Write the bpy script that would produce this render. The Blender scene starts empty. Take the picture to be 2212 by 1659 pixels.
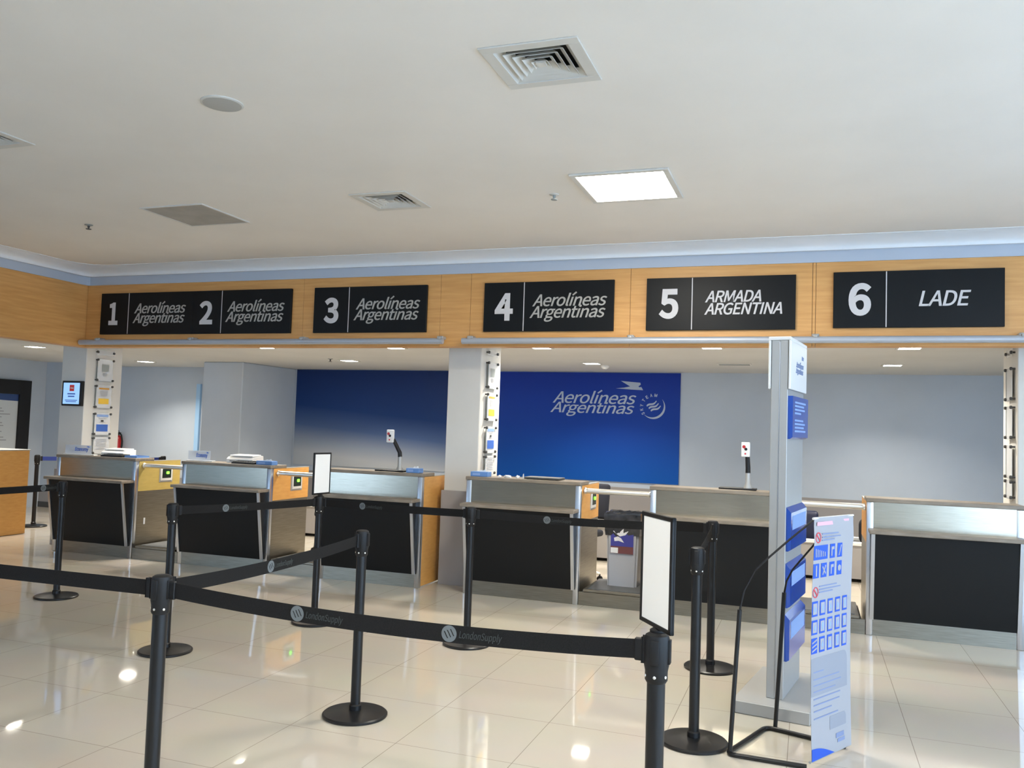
import bpy, bmesh, math, random
from mathutils import Matrix, Vector
random.seed(7)
S = bpy.context.scene
COL = S.collection

# ------------------------------------------------------------------ camera, world, exposure
cam_data = bpy.data.cameras.new('camera')
cam_data.sensor_fit = 'HORIZONTAL'; cam_data.sensor_width = 36.0
cam_data.lens = 36.0 * 1831.733 / 2212.0
cam_data.clip_start = 0.05; cam_data.clip_end = 200
cam = bpy.data.objects.new('camera', cam_data); COL.objects.link(cam)
R = ((0.943024158, 0.013702526, -0.332441992), (0.331051256, 0.061429542, 0.941611107), (0.03332421, -0.99801736, 0.053393304))
cam.matrix_world = Matrix(((R[0][0], -R[0][1], -R[0][2], 0), (R[1][0], -R[1][1], -R[1][2], 0),
                           (R[2][0], -R[2][1], -R[2][2], 1.55), (0, 0, 0, 1)))
S.camera = cam
S.view_settings.view_transform = 'Standard'; S.view_settings.look = 'None'
S.view_settings.gamma = 1.0; S.view_settings.use_curve_mapping = False
S.view_settings.exposure = 1.70
world = bpy.data.worlds.new('sky'); S.world = world; world.use_nodes = True
bg = world.node_tree.nodes['Background']
bg.inputs[0].default_value = (0.50, 0.72, 1.0, 1); bg.inputs[1].default_value = 2.7
# brightness of the seen and the added lamps (radiance of their diffusers)
L_DOWN, L_HALL, P_DOWN = 14.0, 24.0, 9.6
LAMP_WARM = (1.0, 0.935, 0.82)

# ------------------------------------------------------------------ materials (all procedural)
def new_mat(name, col, rough=0.5, metal=0.0, spec=0.5, emit=None, estr=0.0, alpha=1.0, trans=0.0, coat=0.0, aniso=0.0):
    m = bpy.data.materials.new(name); m.use_nodes = True
    b = m.node_tree.nodes['Principled BSDF']
    b.inputs['Base Color'].default_value = (*col, 1)
    b.inputs['Roughness'].default_value = rough; b.inputs['Metallic'].default_value = metal
    b.inputs['Specular IOR Level'].default_value = spec
    if emit: b.inputs['Emission Color'].default_value = (*emit, 1); b.inputs['Emission Strength'].default_value = estr
    if alpha < 1: b.inputs['Alpha'].default_value = alpha
    if trans: b.inputs['Transmission Weight'].default_value = trans
    if coat: b.inputs['Coat Weight'].default_value = coat; b.inputs['Coat Roughness'].default_value = 0.08
    if aniso: b.inputs['Anisotropic'].default_value = aniso
    return m
def nodes(m): return m.node_tree.nodes, m.node_tree.links, m.node_tree.nodes['Principled BSDF']
def noise_mix(m, c0, c1, scale, stretch=(1, 1, 1), detail=4, lo=0.35, hi=0.65, bump=0.0, dist=0.0):
    n, l, b = nodes(m)
    tc = n.new('ShaderNodeTexCoord'); mp = n.new('ShaderNodeMapping'); mp.inputs['Scale'].default_value = stretch
    nz = n.new('ShaderNodeTexNoise'); nz.inputs['Scale'].default_value = scale; nz.inputs['Detail'].default_value = detail
    nz.inputs['Distortion'].default_value = dist
    rp = n.new('ShaderNodeValToRGB'); rp.color_ramp.elements[0].position = lo; rp.color_ramp.elements[1].position = hi
    rp.color_ramp.elements[0].color = (*c0, 1); rp.color_ramp.elements[1].color = (*c1, 1)
    l.new(tc.outputs['Object'], mp.inputs['Vector']); l.new(mp.outputs['Vector'], nz.inputs['Vector'])
    l.new(nz.outputs['Fac'], rp.inputs['Fac']); l.new(rp.outputs['Color'], b.inputs['Base Color'])
    if bump:
        bp = n.new('ShaderNodeBump'); bp.inputs['Strength'].default_value = bump; bp.inputs['Distance'].default_value = 0.002
        l.new(nz.outputs['Fac'], bp.inputs['Height']); l.new(bp.outputs['Normal'], b.inputs['Normal'])
    return m

M = {}
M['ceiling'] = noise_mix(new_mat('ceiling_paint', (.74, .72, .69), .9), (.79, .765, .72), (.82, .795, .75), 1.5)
M['ceiling_low'] = noise_mix(new_mat('shaded_ceiling_paint', (.6, .6, .6), .9), (.60, .60, .585), (.63, .63, .615), 1.5)  # same paint as the hall ceiling, darkened to stand for shade
M['cove'] = new_mat('lit_cove_paint', (.80, .84, .88), .22)  # made paler and bluer in place of the daylight highlight
M['wall'] = noise_mix(new_mat('pale_wall_paint', (.6, .64, .68), .75), (.505, .57, .65), (.53, .595, .675), 2.0)
M['pillar'] = noise_mix(new_mat('pillar_paint', (.66, .65, .61), .7), (.63, .615, .575), (.66, .645, .605), 2.0)
M['wainscot'] = new_mat('grey_wainscot', (.33, .31, .30), .5)
M['wood'] = noise_mix(new_mat('beech_veneer', (.5, .27, .1), .42), (.60, .295, .085), (.71, .375, .125), 3.0, (1.0, 1.0, 14), 6, .3, .7, 0.02)
M['wood_side'] = noise_mix(new_mat('beech_panel', (.5, .27, .1), .38), (.66, .32, .075), (.74, .385, .105), 5.0, (2.0, 2.0, 9), 6, .3, .7, 0.02)
M['laminate'] = noise_mix(new_mat('worktop_laminate', (.2, .16, .12), .4), (.20, .165, .125), (.27, .225, .175), 8.0, (1, 4, 4))
M['steel'] = noise_mix(new_mat('brushed_steel', (.5, .46, .38), .22, 1.0), (.47, .42, .33), (.55, .495, .395), 6.0, (1, 1, 40), 3)
M['steel_dull'] = noise_mix(new_mat('dull_steel', (.4, .38, .35), .33, .95), (.25, .225, .18), (.32, .29, .235), 6.0, (1, 1, 30), 3)
M['alu'] = new_mat('anodised_aluminium', (.62, .65, .70), .3, 1.0)
M['chrome'] = new_mat('polished_chrome', (.90, .89, .86), .36, 1.0)
M['black_panel'] = new_mat('black_laminate', (.007, .008, .009), .4, spec=.25)
M['black'] = new_mat('black_powder_coat', (.009, .009, .010), .33, spec=.4)
M['black_soft'] = new_mat('black_plastic', (.009, .009, .010), .5, spec=.35)
M['belt'] = noise_mix(new_mat('black_webbing', (.014, .013, .013), .8, spec=.2), (.008, .008, .008), (.014, .013, .013), 300)
M['belt_blue'] = new_mat('blue_webbing', (.02, .04, .22), .8)
M['belt_print'] = new_mat('grey_belt_print', (.13, .145, .15), .7)
M['belt_text'] = new_mat('dim_belt_print', (.04, .048, .046), .7)
M['sign'] = new_mat('charcoal_sign_panel', (.008, .009, .010), .4, spec=.16)
M['letter'] = new_mat('silver_letter', (.60, .58, .58), .55)
M['letter_blue'] = new_mat('pale_blue_letter', (.43, .51, .64), .55)
M['letter_dim'] = new_mat('dull_silver_letter', (.40, .385, .355), .55)
M['white'] = new_mat('white_plastic', (.78, .78, .77), .35)
M['paper'] = new_mat('white_paper', (.80, .80, .79), .6)
M['banner'] = new_mat('banner_vinyl', (.37, .37, .395), .5)  # white vinyl with its shade put into a greyer colour
M['wood_yellow'] = noise_mix(new_mat('pale_yellow_beech', (.6, .4, .1), .38), (.47, .345, .095), (.53, .39, .115), 5.0, (2.0, 2.0, 9), 6, .3, .7, 0.02)
M['band'] = new_mat('shaded_band_paint', (.47, .52, .60), .6)  # cove paint darkened so the painted highlight above it reads
M['acrylic'] = new_mat('clear_acrylic', (.86, .88, .90), .08, alpha=.35)
M['frost'] = new_mat('frosted_acrylic', (.72, .76, .82), .15, alpha=.55)
M['tube'] = new_mat('grey_tube', (.42, .45, .50), .4, .3)
M['grey_metal'] = new_mat('grey_painted_metal', (.40, .40, .39), .4, .15)
M['grey_dark'] = new_mat('dark_grey', (.06, .06, .06), .6)
M['grey_mid'] = new_mat('mid_grey_print', (.30, .33, .33), .7)
M['text_grey'] = new_mat('grey_print', (.33, .34, .37), .7)
M['text_pale'] = new_mat('pale_blue_print', (.21, .26, .42), .7)
M['text_pink'] = new_mat('pink_print', (.72, .42, .50), .7)
M['pale_panel'] = new_mat('pale_grey_print', (.285, .30, .345), .7)
M['orange'] = new_mat('orange_print', (.62, .30, .05), .6)
M['yellow'] = new_mat('yellow_print', (.80, .52, .06), .6)
M['blue_pr'] = new_mat('blue_print', (.05, .14, .50), .6)
M['blue_lt'] = new_mat('light_blue_print', (.25, .38, .68), .6)
M['blue_tile'] = new_mat('pictogram_blue', (.02, .09, .52), .6)
M['blue_box'] = new_mat('blue_gloss_plastic', (.015, .075, .42), .16, coat=.5)
M['blue_card'] = new_mat('blue_carton', (.13, .27, .58), .5)
M['red'] = new_mat('red_enamel', (.45, .02, .02), .3)
M['red_pr'] = new_mat('red_print', (.60, .06, .08), .6)
M['maroon'] = new_mat('dark_red_print', (.16, .05, .05), .6)
M['purple'] = new_mat('indigo_print', (.05, .05, .28), .6)
M['skin'] = new_mat('white_glove_print', (.75, .73, .74), .6)
M['rubber'] = new_mat('rubber_mat', (.13, .135, .14), .6)
M['bin'] = new_mat('grey_bin_plastic', (.42, .42, .44), .45)
M['bag'] = noise_mix(new_mat('black_bin_liner', (.02, .02, .022), .22, spec=.6), (.015, .015, .017), (.05, .05, .055), 9, bump=.3)
M['fabric_dark'] = new_mat('charcoal_upholstery', (.014, .016, .026), .85)
M['navy'] = new_mat('navy_case', (.012, .016, .05), .5)
M['green_led'] = new_mat('green_led', (.05, .6, .03), .5, emit=(.16, 1.0, .04), estr=1.3)
M['lcd'] = new_mat('black_display', (.012, .02, .014), .25)
M['screen'] = new_mat('lit_screen', (.02, .02, .03), .3, emit=(.20, .36, .66), estr=.55)
M['screen_red'] = new_mat('lit_screen_red', (.2, .02, .02), .3, emit=(.42, .045, .04), estr=.2)
M['screen_txt'] = new_mat('lit_screen_text', (.02, .03, .1), .3, emit=(.05, .10, .30), estr=.3)
M['lamp'] = new_mat('lamp_diffuser', (.9, .9, .9), .5, emit=LAMP_WARM, estr=L_DOWN)
M['lamp_hall'] = new_mat('hall_lamp_diffuser', (.9, .9, .9), .5, emit=(1.0, .94, .82), estr=L_HALL)
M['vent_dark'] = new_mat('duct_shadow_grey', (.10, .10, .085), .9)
M['vent'] = new_mat('vent_enamel', (.64, .63, .59), .5)
M['access'] = noise_mix(new_mat('access_panel_grille', (.36, .35, .32), .6), (.33, .32, .295), (.40, .385, .355), 5)
M['speaker'] = new_mat('speaker_grille', (.44, .44, .42), .7)
M['strip_blue'] = new_mat('pale_blue_edge', (.36, .58, .84), .3)
M['window_frame'] = new_mat('window_frame', (.5, .52, .55), .4, .5)
M['glass'] = new_mat('window_glass', (.9, .95, 1.0), .0, alpha=.08)
M['board_white'] = new_mat('notice_print', (.62, .66, .68), .5)
M['board_blue'] = new_mat('notice_header', (.03, .07, .22), .5)

def mat_floor():
    m = new_mat('polished_cream_tile', (.6, .55, .47), .045, spec=.45)
    n, l, b = nodes(m)
    tc = n.new('ShaderNodeTexCoord'); mp = n.new('ShaderNodeMapping')
    T = .602
    mp.inputs['Scale'].default_value = (1 / T, 1 / T, 1); mp.inputs['Location'].default_value = (-.518 / T, -.21 / T, 0)
    l.new(tc.outputs['Object'], mp.inputs['Vector'])
    br = n.new('ShaderNodeTexBrick'); br.offset = 0.0; br.squash = 1.0
    br.inputs['Scale'].default_value = 1.0; br.inputs['Mortar Size'].default_value = .0028
    br.inputs['Mortar Smooth'].default_value = .0; br.inputs['Brick Width'].default_value = 1.0; br.inputs['Row Height'].default_value = 1.0
    br.inputs['Color1'].default_value = (.59, .535, .445, 1); br.inputs['Color2'].default_value = (.57, .515, .43, 1)
    br.inputs['Mortar'].default_value = (.30, .26, .21, 1)
    l.new(mp.outputs['Vector'], br.inputs['Vector'])
    nz = n.new('ShaderNodeTexNoise'); nz.inputs['Scale'].default_value = 2.2; nz.inputs['Detail'].default_value = 5
    l.new(tc.outputs['Object'], nz.inputs['Vector'])
    mx = n.new('ShaderNodeMix'); mx.data_type = 'RGBA'; mx.blend_type = 'MULTIPLY'; mx.inputs[0].default_value = .12
    l.new(br.outputs['Color'], mx.inputs[6]); l.new(nz.outputs['Color'], mx.inputs[7])
    l.new(mx.outputs[2], b.inputs['Base Color'])
    return m
M['floor'] = mat_floor()

def mat_mural(name, fade):
    # printed wall graphic: deep blue running to lighter blue; one of them runs on to a pale horizon
    m = new_mat(name, (.02, .05, .3), .45, spec=.18)
    n, l, b = nodes(m)
    tc = n.new('ShaderNodeTexCoord'); sp = n.new('ShaderNodeSeparateXYZ'); l.new(tc.outputs['Object'], sp.inputs[0])
    rp = n.new('ShaderNodeValToRGB'); cr = rp.color_ramp
    if fade:
        mr = n.new('ShaderNodeMapRange'); mr.inputs[1].default_value = .92; mr.inputs[2].default_value = 2.35
        sub = n.new('ShaderNodeMath'); sub.operation = 'MULTIPLY_ADD'; sub.inputs[1].default_value = .0772; sub.inputs[2].default_value = .5727
        l.new(sp.outputs['X'], sub.inputs[0])
        fin = n.new('ShaderNodeMath'); fin.operation = 'MULTIPLY_ADD'; fin.inputs[1].default_value = .908; l.new(sp.outputs['Z'], fin.inputs[0]); l.new(sub.outputs[0], fin.inputs[2])
        l.new(fin.outputs[0], mr.inputs[0]); l.new(mr.outputs[0], rp.inputs['Fac'])
        for e, (p, c) in zip((cr.elements[0], cr.elements[1]), ((0.02, (.50, .53, .56)), (.95, (.011, .031, .135)))):
            e.position = p; e.color = (*c, 1)
        for p, c in ((.14, (.32, .37, .46)), (.30, (.085, .14, .29)), (.50, (.016, .050, .185))):
            e = cr.elements.new(p); e.color = (*c, 1)
    else:
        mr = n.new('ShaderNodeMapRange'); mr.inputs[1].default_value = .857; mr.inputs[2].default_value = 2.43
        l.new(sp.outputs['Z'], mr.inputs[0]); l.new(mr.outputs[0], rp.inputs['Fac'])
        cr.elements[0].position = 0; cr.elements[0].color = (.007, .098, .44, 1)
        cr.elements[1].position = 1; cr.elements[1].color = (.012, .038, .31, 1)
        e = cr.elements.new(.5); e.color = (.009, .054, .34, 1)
    l.new(rp.outputs['Color'], b.inputs['Base Color'])
    return m
M['mural_fade'] = mat_mural('blue_mural_with_pale_horizon', True)
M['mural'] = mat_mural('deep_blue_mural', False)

# ------------------------------------------------------------------ mesh helpers
class MB:
    """collects shapes into one mesh"""
    def __init__(self): self.bm = bmesh.new(); self.mi = 0
    def _tag(self, faces):
        for f in faces: f.material_index = self.mi
    def box(self, x0, x1, y0, y1, z0, z1, bev=0.0, seg=1, mat=None):
        r = bmesh.ops.create_cube(self.bm, size=1.0)
        vs = r['verts']
        for v in vs:
            v.co = Vector(((x0 + x1) / 2 + v.co.x * (x1 - x0), (y0 + y1) / 2 + v.co.y * (y1 - y0), (z0 + z1) / 2 + v.co.z * (z1 - z0)))
            if mat: v.co = mat @ v.co
        fs = {f for v in vs for f in v.link_faces}
        self._tag(fs)
        if bev:
            es = list({e for v in vs for e in v.link_edges})
            rr = bmesh.ops.bevel(self.bm, geom=es, offset=bev, segments=seg, affect='EDGES', profile=.5)
            self._tag(rr['faces'])
        return self
    def poly(self, pts):
        f = self.bm.faces.new([self.bm.verts.new(p) for p in pts]); f.material_index = self.mi; return self
    def prism(self, pts, off):
        off = Vector(off); a = [self.bm.verts.new(p) for p in pts]; b = [self.bm.verts.new(Vector(p) + off) for p in pts]
        n = len(pts); fs = [self.bm.faces.new(a), self.bm.faces.new(list(reversed(b)))]
        for i in range(n): fs.append(self.bm.faces.new((a[i], b[i], b[(i + 1) % n], a[(i + 1) % n])))
        self._tag(fs); return self
    def lathe(self, prof, c=(0, 0, 0), seg=32, axis=(0, 0, 1)):
        ax = Vector(axis).normalized(); q = Vector((0, 0, 1)).rotation_difference(ax).to_matrix(); c = Vector(c); rings = []
        for r, z in prof:
            rings.append([self.bm.verts.new(c + q @ Vector((r * math.cos(2 * math.pi * i / seg), r * math.sin(2 * math.pi * i / seg), z))) for i in range(seg)])
        fs = []
        for a, b in zip(rings, rings[1:]):
            for i in range(seg): fs.append(self.bm.faces.new((a[i], a[(i + 1) % seg], b[(i + 1) % seg], b[i])))
        fs.append(self.bm.faces.new(list(reversed(rings[0])))); fs.append(self.bm.faces.new(rings[-1]))
        self._tag(fs); return self
    def cyl(self, p0, p1, r, seg=20, r1=None):
        p0 = Vector(p0); p1 = Vector(p1); h = (p1 - p0).length
        return self.lathe([(r, 0), (r if r1 is None else r1, h)], p0, seg, p1 - p0)
    def tube(self, pts, r, seg=10):
        pts = [Vector(p) for p in pts]; n = len(pts); rings = []; prev = None
        for i, p in enumerate(pts):
            t = (pts[min(i + 1, n - 1)] - pts[max(i - 1, 0)]).normalized()
            if prev is None:
                a = Vector((0, 0, 1)) if abs(t.z) < .9 else Vector((1, 0, 0)); u = t.cross(a).normalized()
            else: u = (prev - t * prev.dot(t)).normalized()
            prev = u; w = t.cross(u); rr = r[i] if isinstance(r, (list, tuple)) else r
            rings.append([self.bm.verts.new(p + rr * (math.cos(2 * math.pi * k / seg) * u + math.sin(2 * math.pi * k / seg) * w)) for k in range(seg)])
        fs = []
        for a, b in zip(rings, rings[1:]):
            for k in range(seg): fs.append(self.bm.faces.new((a[k], a[(k + 1) % seg], b[(k + 1) % seg], b[k])))
        fs.append(self.bm.faces.new(list(reversed(rings[0])))); fs.append(self.bm.faces.new(rings[-1]))
        self._tag(fs); return self
    def mesh(self, me, mat):
        n0 = len(self.bm.verts); f0 = len(self.bm.faces)
        self.bm.from_mesh(me); self.bm.verts.ensure_lookup_table(); self.bm.faces.ensure_lookup_table()
        for v in self.bm.verts[n0:]: v.co = mat @ v.co
        for f in self.bm.faces[f0:]: f.material_index = self.mi
        return self
    def build(self, name, mats, parent=None, xf=None, label=None):
        if xf is not None: bmesh.ops.transform(self.bm, matrix=xf, verts=self.bm.verts)
        bmesh.ops.recalc_face_normals(self.bm, faces=self.bm.faces)
        me = bpy.data.meshes.new(name); self.bm.to_mesh(me); self.bm.free()
        for m in (mats if isinstance(mats, (list, tuple)) else [mats]): me.materials.append(M[m])
        for p in me.polygons: p.use_smooth = True
        me.set_sharp_from_angle(angle=math.radians(32))
        o = bpy.data.objects.new(name, me); COL.objects.link(o)
        if parent is not None: o.parent = parent
        if label: o['label'] = label
        return o

def tag(o, label=None, cat=None, group=None, kind=None):
    if label: o['label'] = label
    if cat: o['category'] = cat
    if group: o['group'] = group
    if kind: o['kind'] = kind
    return o
def thing(name, label, cat, loc=(0, 0, 0), rz=0.0, group=None):
    o = bpy.data.objects.new(name, None); COL.objects.link(o); o.empty_display_size = .1
    o.location = loc; o.rotation_euler = (0, 0, rz)
    return tag(o, label, cat, group)
def struct(name, mb, mats):
    return tag(mb.build(name, mats), kind='structure')
def copy_thing(root, loc, label, rz=None, group=None):
    def rec(o, parent):
        c = o.copy(); COL.objects.link(c); c.parent = parent
        for ch in list(o.children): rec(ch, c)
        return c
    c = rec(root, None); c.location = loc; c['label'] = label
    if rz is not None: c.rotation_euler = (0, 0, rz)
    if group: c['group'] = group
    return c

_tc = {}
try:      # Blender's own bundled sans serif; falls back to the built-in face
    import os
    FONT = bpy.data.fonts.load(os.path.join(bpy.utils.system_resource('DATAFILES'), 'fonts', 'Noto Sans CJK Regular.woff2'))
except Exception:
    FONT = None
def text_mesh(s, shear=0.0, fat=0.0, spacing=1.0, depth=0.0):
    """flat lettering as a mesh in the XY plane, with its bounds"""
    k = (s, shear, fat, spacing, depth)
    if k in _tc: return _tc[k]
    cu = bpy.data.curves.new('lettering', 'FONT'); cu.body = s; cu.shear = shear; cu.offset = fat; cu.space_character = spacing
    cu.size = 1.0
    if FONT: cu.font = FONT
    cu.extrude = depth; cu.resolution_u = 6
    ob = bpy.data.objects.new('lettering', cu); COL.objects.link(ob)
    dg = bpy.context.evaluated_depsgraph_get()
    me = bpy.data.meshes.new_from_object(ob.evaluated_get(dg))
    bpy.data.objects.remove(ob); bpy.data.curves.remove(cu)
    xs = [v.co.x for v in me.vertices]; ys = [v.co.y for v in me.vertices]
    _tc[k] = (me, min(xs), max(xs), min(ys), max(ys)); return _tc[k]
def put_text(mb, s, x0, x1, z0, z1, origin, ux, uz, shear=0.0, fat=0.0, spacing=1.0, t=.0015):
    """lettering stretched to the box x0..x1, z0..z1 of a plane (origin, ux, uz)"""
    me, a, b, c, d = text_mesh(s, shear, fat, spacing, .004)
    sx = (x1 - x0) / (b - a); sz = (z1 - z0) / (d - c)
    ux = Vector(ux).normalized(); uz = Vector(uz).normalized(); nn = ux.cross(uz)
    m = Matrix((( *(ux * sx), 0), (*(uz * sz), 0), (*(nn * t / .004), 0), (0, 0, 0, 1))).transposed()
    # columns are the images of local x, y, z
    off = Vector(origin) + ux * (x0 - a * sx) + uz * (z0 - c * sz)
    m[0][3], m[1][3], m[2][3] = off
    m[3][0] = m[3][1] = m[3][2] = 0
    mb.mesh(me, m); return mb
XP = (1, 0, 0); ZP = (0, 0, 1)

def holed_plane(mb, xs, ys, z, holes):
    """horizontal sheet between xs and ys with rectangular holes"""
    gx = sorted({xs[0], xs[1], *[h[0] for h in holes], *[h[1] for h in holes]})
    gy = sorted({ys[0], ys[1], *[h[2] for h in holes], *[h[3] for h in holes]})
    for a, b in zip(gx, gx[1:]):
        for c, d in zip(gy, gy[1:]):
            mx, my = (a + b) / 2, (c + d) / 2
            if any(h[0] < mx < h[1] and h[2] < my < h[3] for h in holes): continue
            mb.poly([(a, c, z), (b, c, z), (b, d, z), (a, d, z)])
    bmesh.ops.remove_doubles(mb.bm, verts=mb.bm.verts, dist=1e-5)
    return mb

# ------------------------------------------------------------------ the hall
XL, XR = -12.15, 4.8          # far left wall, window wall
YF, YB = -2.2, 11.95          # wall behind the camera, back wall
FY = 7.47                     # front plane of fascia and counters
ZC, ZB = 3.2, 2.42            # hall ceiling, low ceiling

mb = MB(); mb.box(XL - .2, XR + .2, YF - .2, YB + .2, -.1, 0); struct('floor', mb, 'floor')

V1 = (-1.39, -.94, 3.325, 3.79); V2 = (-3.16, -2.71, 5.265, 5.735); V4 = (-4.96, -4.51, 3.39, 3.85)
mb = MB(); holed_plane(mb, (-7.55, XR), (YF, 7.2), ZC, [(h[0] + .035, h[1] - .035, h[2] + .035, h[3] - .035) for h in (V1, V2, V4)])
o = struct('ceiling', mb, 'ceiling')
for p in o.data.polygons: p.use_smooth = False
mb = MB(); mb.box(-7.86, XR, YF, 7.5, 3.45, 3.5); struct('ceiling_slab', mb, 'ceiling')

# cove between ceiling and fascia: rounded lip, then a plain band
def cove_profile():
    pts = [(0.0, ZC)]
    for k in range(0, 11):      # hollow quarter curve, then a small step back to the plain band
        a = math.pi / 2 * k / 10
        pts.append((.205 * math.sin(a), ZC - .004 - .068 * (1 - math.cos(a))))
    pts += [(.208, ZC - .080), (.225, ZC - .082), (.266, ZC - .074)]
    return pts
mb = MB(); pf = cove_profile()
def strip(rows):
    vr = [[mb.bm.verts.new(p) for p in r] for r in rows]
    for a, b in zip(vr, vr[1:]):
        for i in range(len(a) - 1): mb.bm.faces.new((a[i], a[i + 1], b[i + 1], b[i]))
def corner_path(d):
    # runs along the left fascia, round the inner corner, along the front fascia
    pts = [(-7.55 - d, YF)]
    rad = max(.30 - d, .012); cxx, cyy = -7.25 if d < .288 else -7.55 - d + rad, 6.9 if d < .288 else 7.2 + d - rad
    cxx = -7.55 - d + rad; cyy = 7.2 + d - rad
    pts.append((cxx - rad, cyy - .3))
    for k in range(9):
        a = math.pi - math.pi / 2 * k / 8
        pts.append((cxx + rad * math.cos(a), cyy + rad * math.sin(a)))
    pts.append((XR, 7.2 + d)); return pts
strip([[(x, y, z) for x, y in corner_path(d)] for d, z in pf])
struct('trim_cove', mb, 'cove')
mb = MB(); strip([[(x, y, z) for x, y in corner_path(d)] for d, z in ((.266, ZC - .074), (.268, 3.031))]); struct('trim_band', mb, 'band')
# the ceiling's rounded inner corner is closed by this fillet
# fascia, front and side
mb = MB()
seams = [-7.82, -4.945, -3.40, -3.085, -1.538, .002, .028, 1.60, 3.2, XR]
for a, b in zip(seams, seams[1:]): mb.box(a + .0015, b - .0015, FY, FY + .14, 2.325, 3.03, .002)
mb.mi = 1; mb.box(-7.82, XR, FY + .012, FY + .138, 2.328, 3.028)
struct('wall_fascia_front', mb, ['wood', 'wainscot'])
mb = MB(); mb.box(-7.98, -7.823, YF, FY + .14, 2.325, 3.03, .002); struct('wall_fascia_left', mb, 'wood')
mb = MB(); mb.box(-7.98, XR, FY + .005, FY + .13, 3.03, 3.5); mb.box(-7.98, -7.83, YF, FY, 3.03, 3.5); struct('wall_above_fascia', mb, 'ceiling')
# low ceilings
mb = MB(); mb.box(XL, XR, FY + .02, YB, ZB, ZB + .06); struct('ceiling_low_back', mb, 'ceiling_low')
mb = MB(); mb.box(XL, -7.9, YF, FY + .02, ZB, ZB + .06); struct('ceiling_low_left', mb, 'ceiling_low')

# walls
mb = MB(); mb.box(XL - .2, XR + .2, YB, YB + .15, 0, 3.5); struct('wall_back', mb, 'wall')
mb = MB(); mb.box(XL - .15, XL, YF, YB, 0, 3.5); struct('wall_left', mb, 'wall')
mb = MB(); mb.box(-8.72, -8.0, 10.58, YB, 0, ZB, .012); struct('wall_projection', mb, 'wall')
mb = MB(); mb.box(-11.5, -8.71, 11.7, YB, 0, ZB); struct('wall_back_left', mb, 'wall')
mb = MB(); mb.box(XL, -11.5, 10.85, YB, 0, ZB); struct('wall_back_corner', mb, 'wall')
mb = MB(); mb.box(-7.99, XR, YB - .012, YB, .09, .78); mb.box(-11.49, -8.73, 11.688, 11.7, .09, .55); mb.box(XL, -11.49, 10.838, 10.85, .09, .30); struct('wall_wainscot_back', mb, 'wainscot')
mb = MB(); mb.box(-7.99, XR, YB - .02, YB, 0, .09); mb.box(-11.48, -8.73, 11.68, 11.7, 0, .09); mb.box(XL, -11.48, 10.83, 10.85, 0, .09); struct('baseboard_back', mb, 'grey_dark')
mb = MB(); mb.box(-9.73, -9.65, 11.66, 11.7, 1.01, 2.135); struct('trim_back_wall_strip', mb, 'strip_blue')
# right wall with windows, wall behind the camera with windows
def window_wall(axis, fixed, lo, hi, openings, name):
    mb = MB(); t = .2
    cuts = [lo] + [v for o_ in openings for v in o_[:2]] + [hi]
    def bx(a, b, z0, z1):
        if axis == 'x': mb.box(fixed, fixed + t, a, b, z0, z1)
        else: mb.box(a, b, fixed - t, fixed, z0, z1)
    for i in range(0, len(cuts), 2): bx(cuts[i], cuts[i + 1], 0, 3.5)
    for a, b, z0, z1 in openings: bx(a, b, 0, z0); bx(a, b, z1, 3.5)
    struct(name, mb, 'wall')
window_wall('x', XR, YF, YB, [(-1.6, 2.2, .25, 2.95), (2.6, 5.5, .25, 2.95)], 'wall_right')
window_wall('y', YF, XL, XR, [(-11.6, -9.0, .25, 2.1), (-7.4, 2.2, 2.62, 2.95), (2.68, 4.6, .03, 2.95)], 'wall_front')
wn = 0
def window(axis, fixed, a, b, z0, z1, nm):
    global wn; wn += 1
    f = MB()
    def bx(m, p, q, r, s, d0, d1):
        if axis == 'x': m.box(fixed + d0, fixed + d1, p, q, r, s)
        else: m.box(p, q, fixed - d1, fixed - d0, r, s)
    bx(f, a, a + .05, z0, z1, .06, .14); bx(f, b - .05, b, z0, z1, .06, .14); bx(f, a, b, z0, z0 + .05, .06, .14); bx(f, a, b, z1 - .05, z1, .06, .14)
    for k in range(1, nm): c = a + (b - a) * k / nm; bx(f, c - .03, c + .03, z0, z1, .06, .14)
    r = struct('window_%d' % wn, f, 'window_frame')
    g = MB(); bx(g, a + .02, b - .02, z0 + .02, z1 - .02, .095, .103); g.build('pane', 'glass', r)
window('x', XR, -1.6, 2.2, .25, 2.95, 3); window('x', XR, 2.6, 5.5, .25, 2.95, 4)
window('y', YF, 2.68, 4.6, .03, 2.95, 2); window('y', YF, -11.6, -9.0, .25, 2.1, 2); window('y', YF, -7.4, 2.2, 2.62, 2.95, 5)

# pillars: pale above, grey wainscot below
for i, (x0, x1, y0, y1) in enumerate([(-8.52, -8.145, 7.82, 8.38), (-3.437, -3.085, 7.80, 8.36), (1.575, 1.95, 7.80, 8.34)]):
    nm = ('wall_pillar_left', 'wall_pillar_middle', 'wall_pillar_right')[i]
    mb = MB(); mb.box(x0, x1, y0, y1, 0, ZB, .006)
    mb.mi = 1; e = .012 if i != 1 else .02; mb.box(x0 - e, x1 if i != 2 else x1 + e, y0 - e, y1 + e, 0, .925 if i else .9, .002)
    struct(nm, mb, ['pillar', 'wainscot'])

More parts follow.
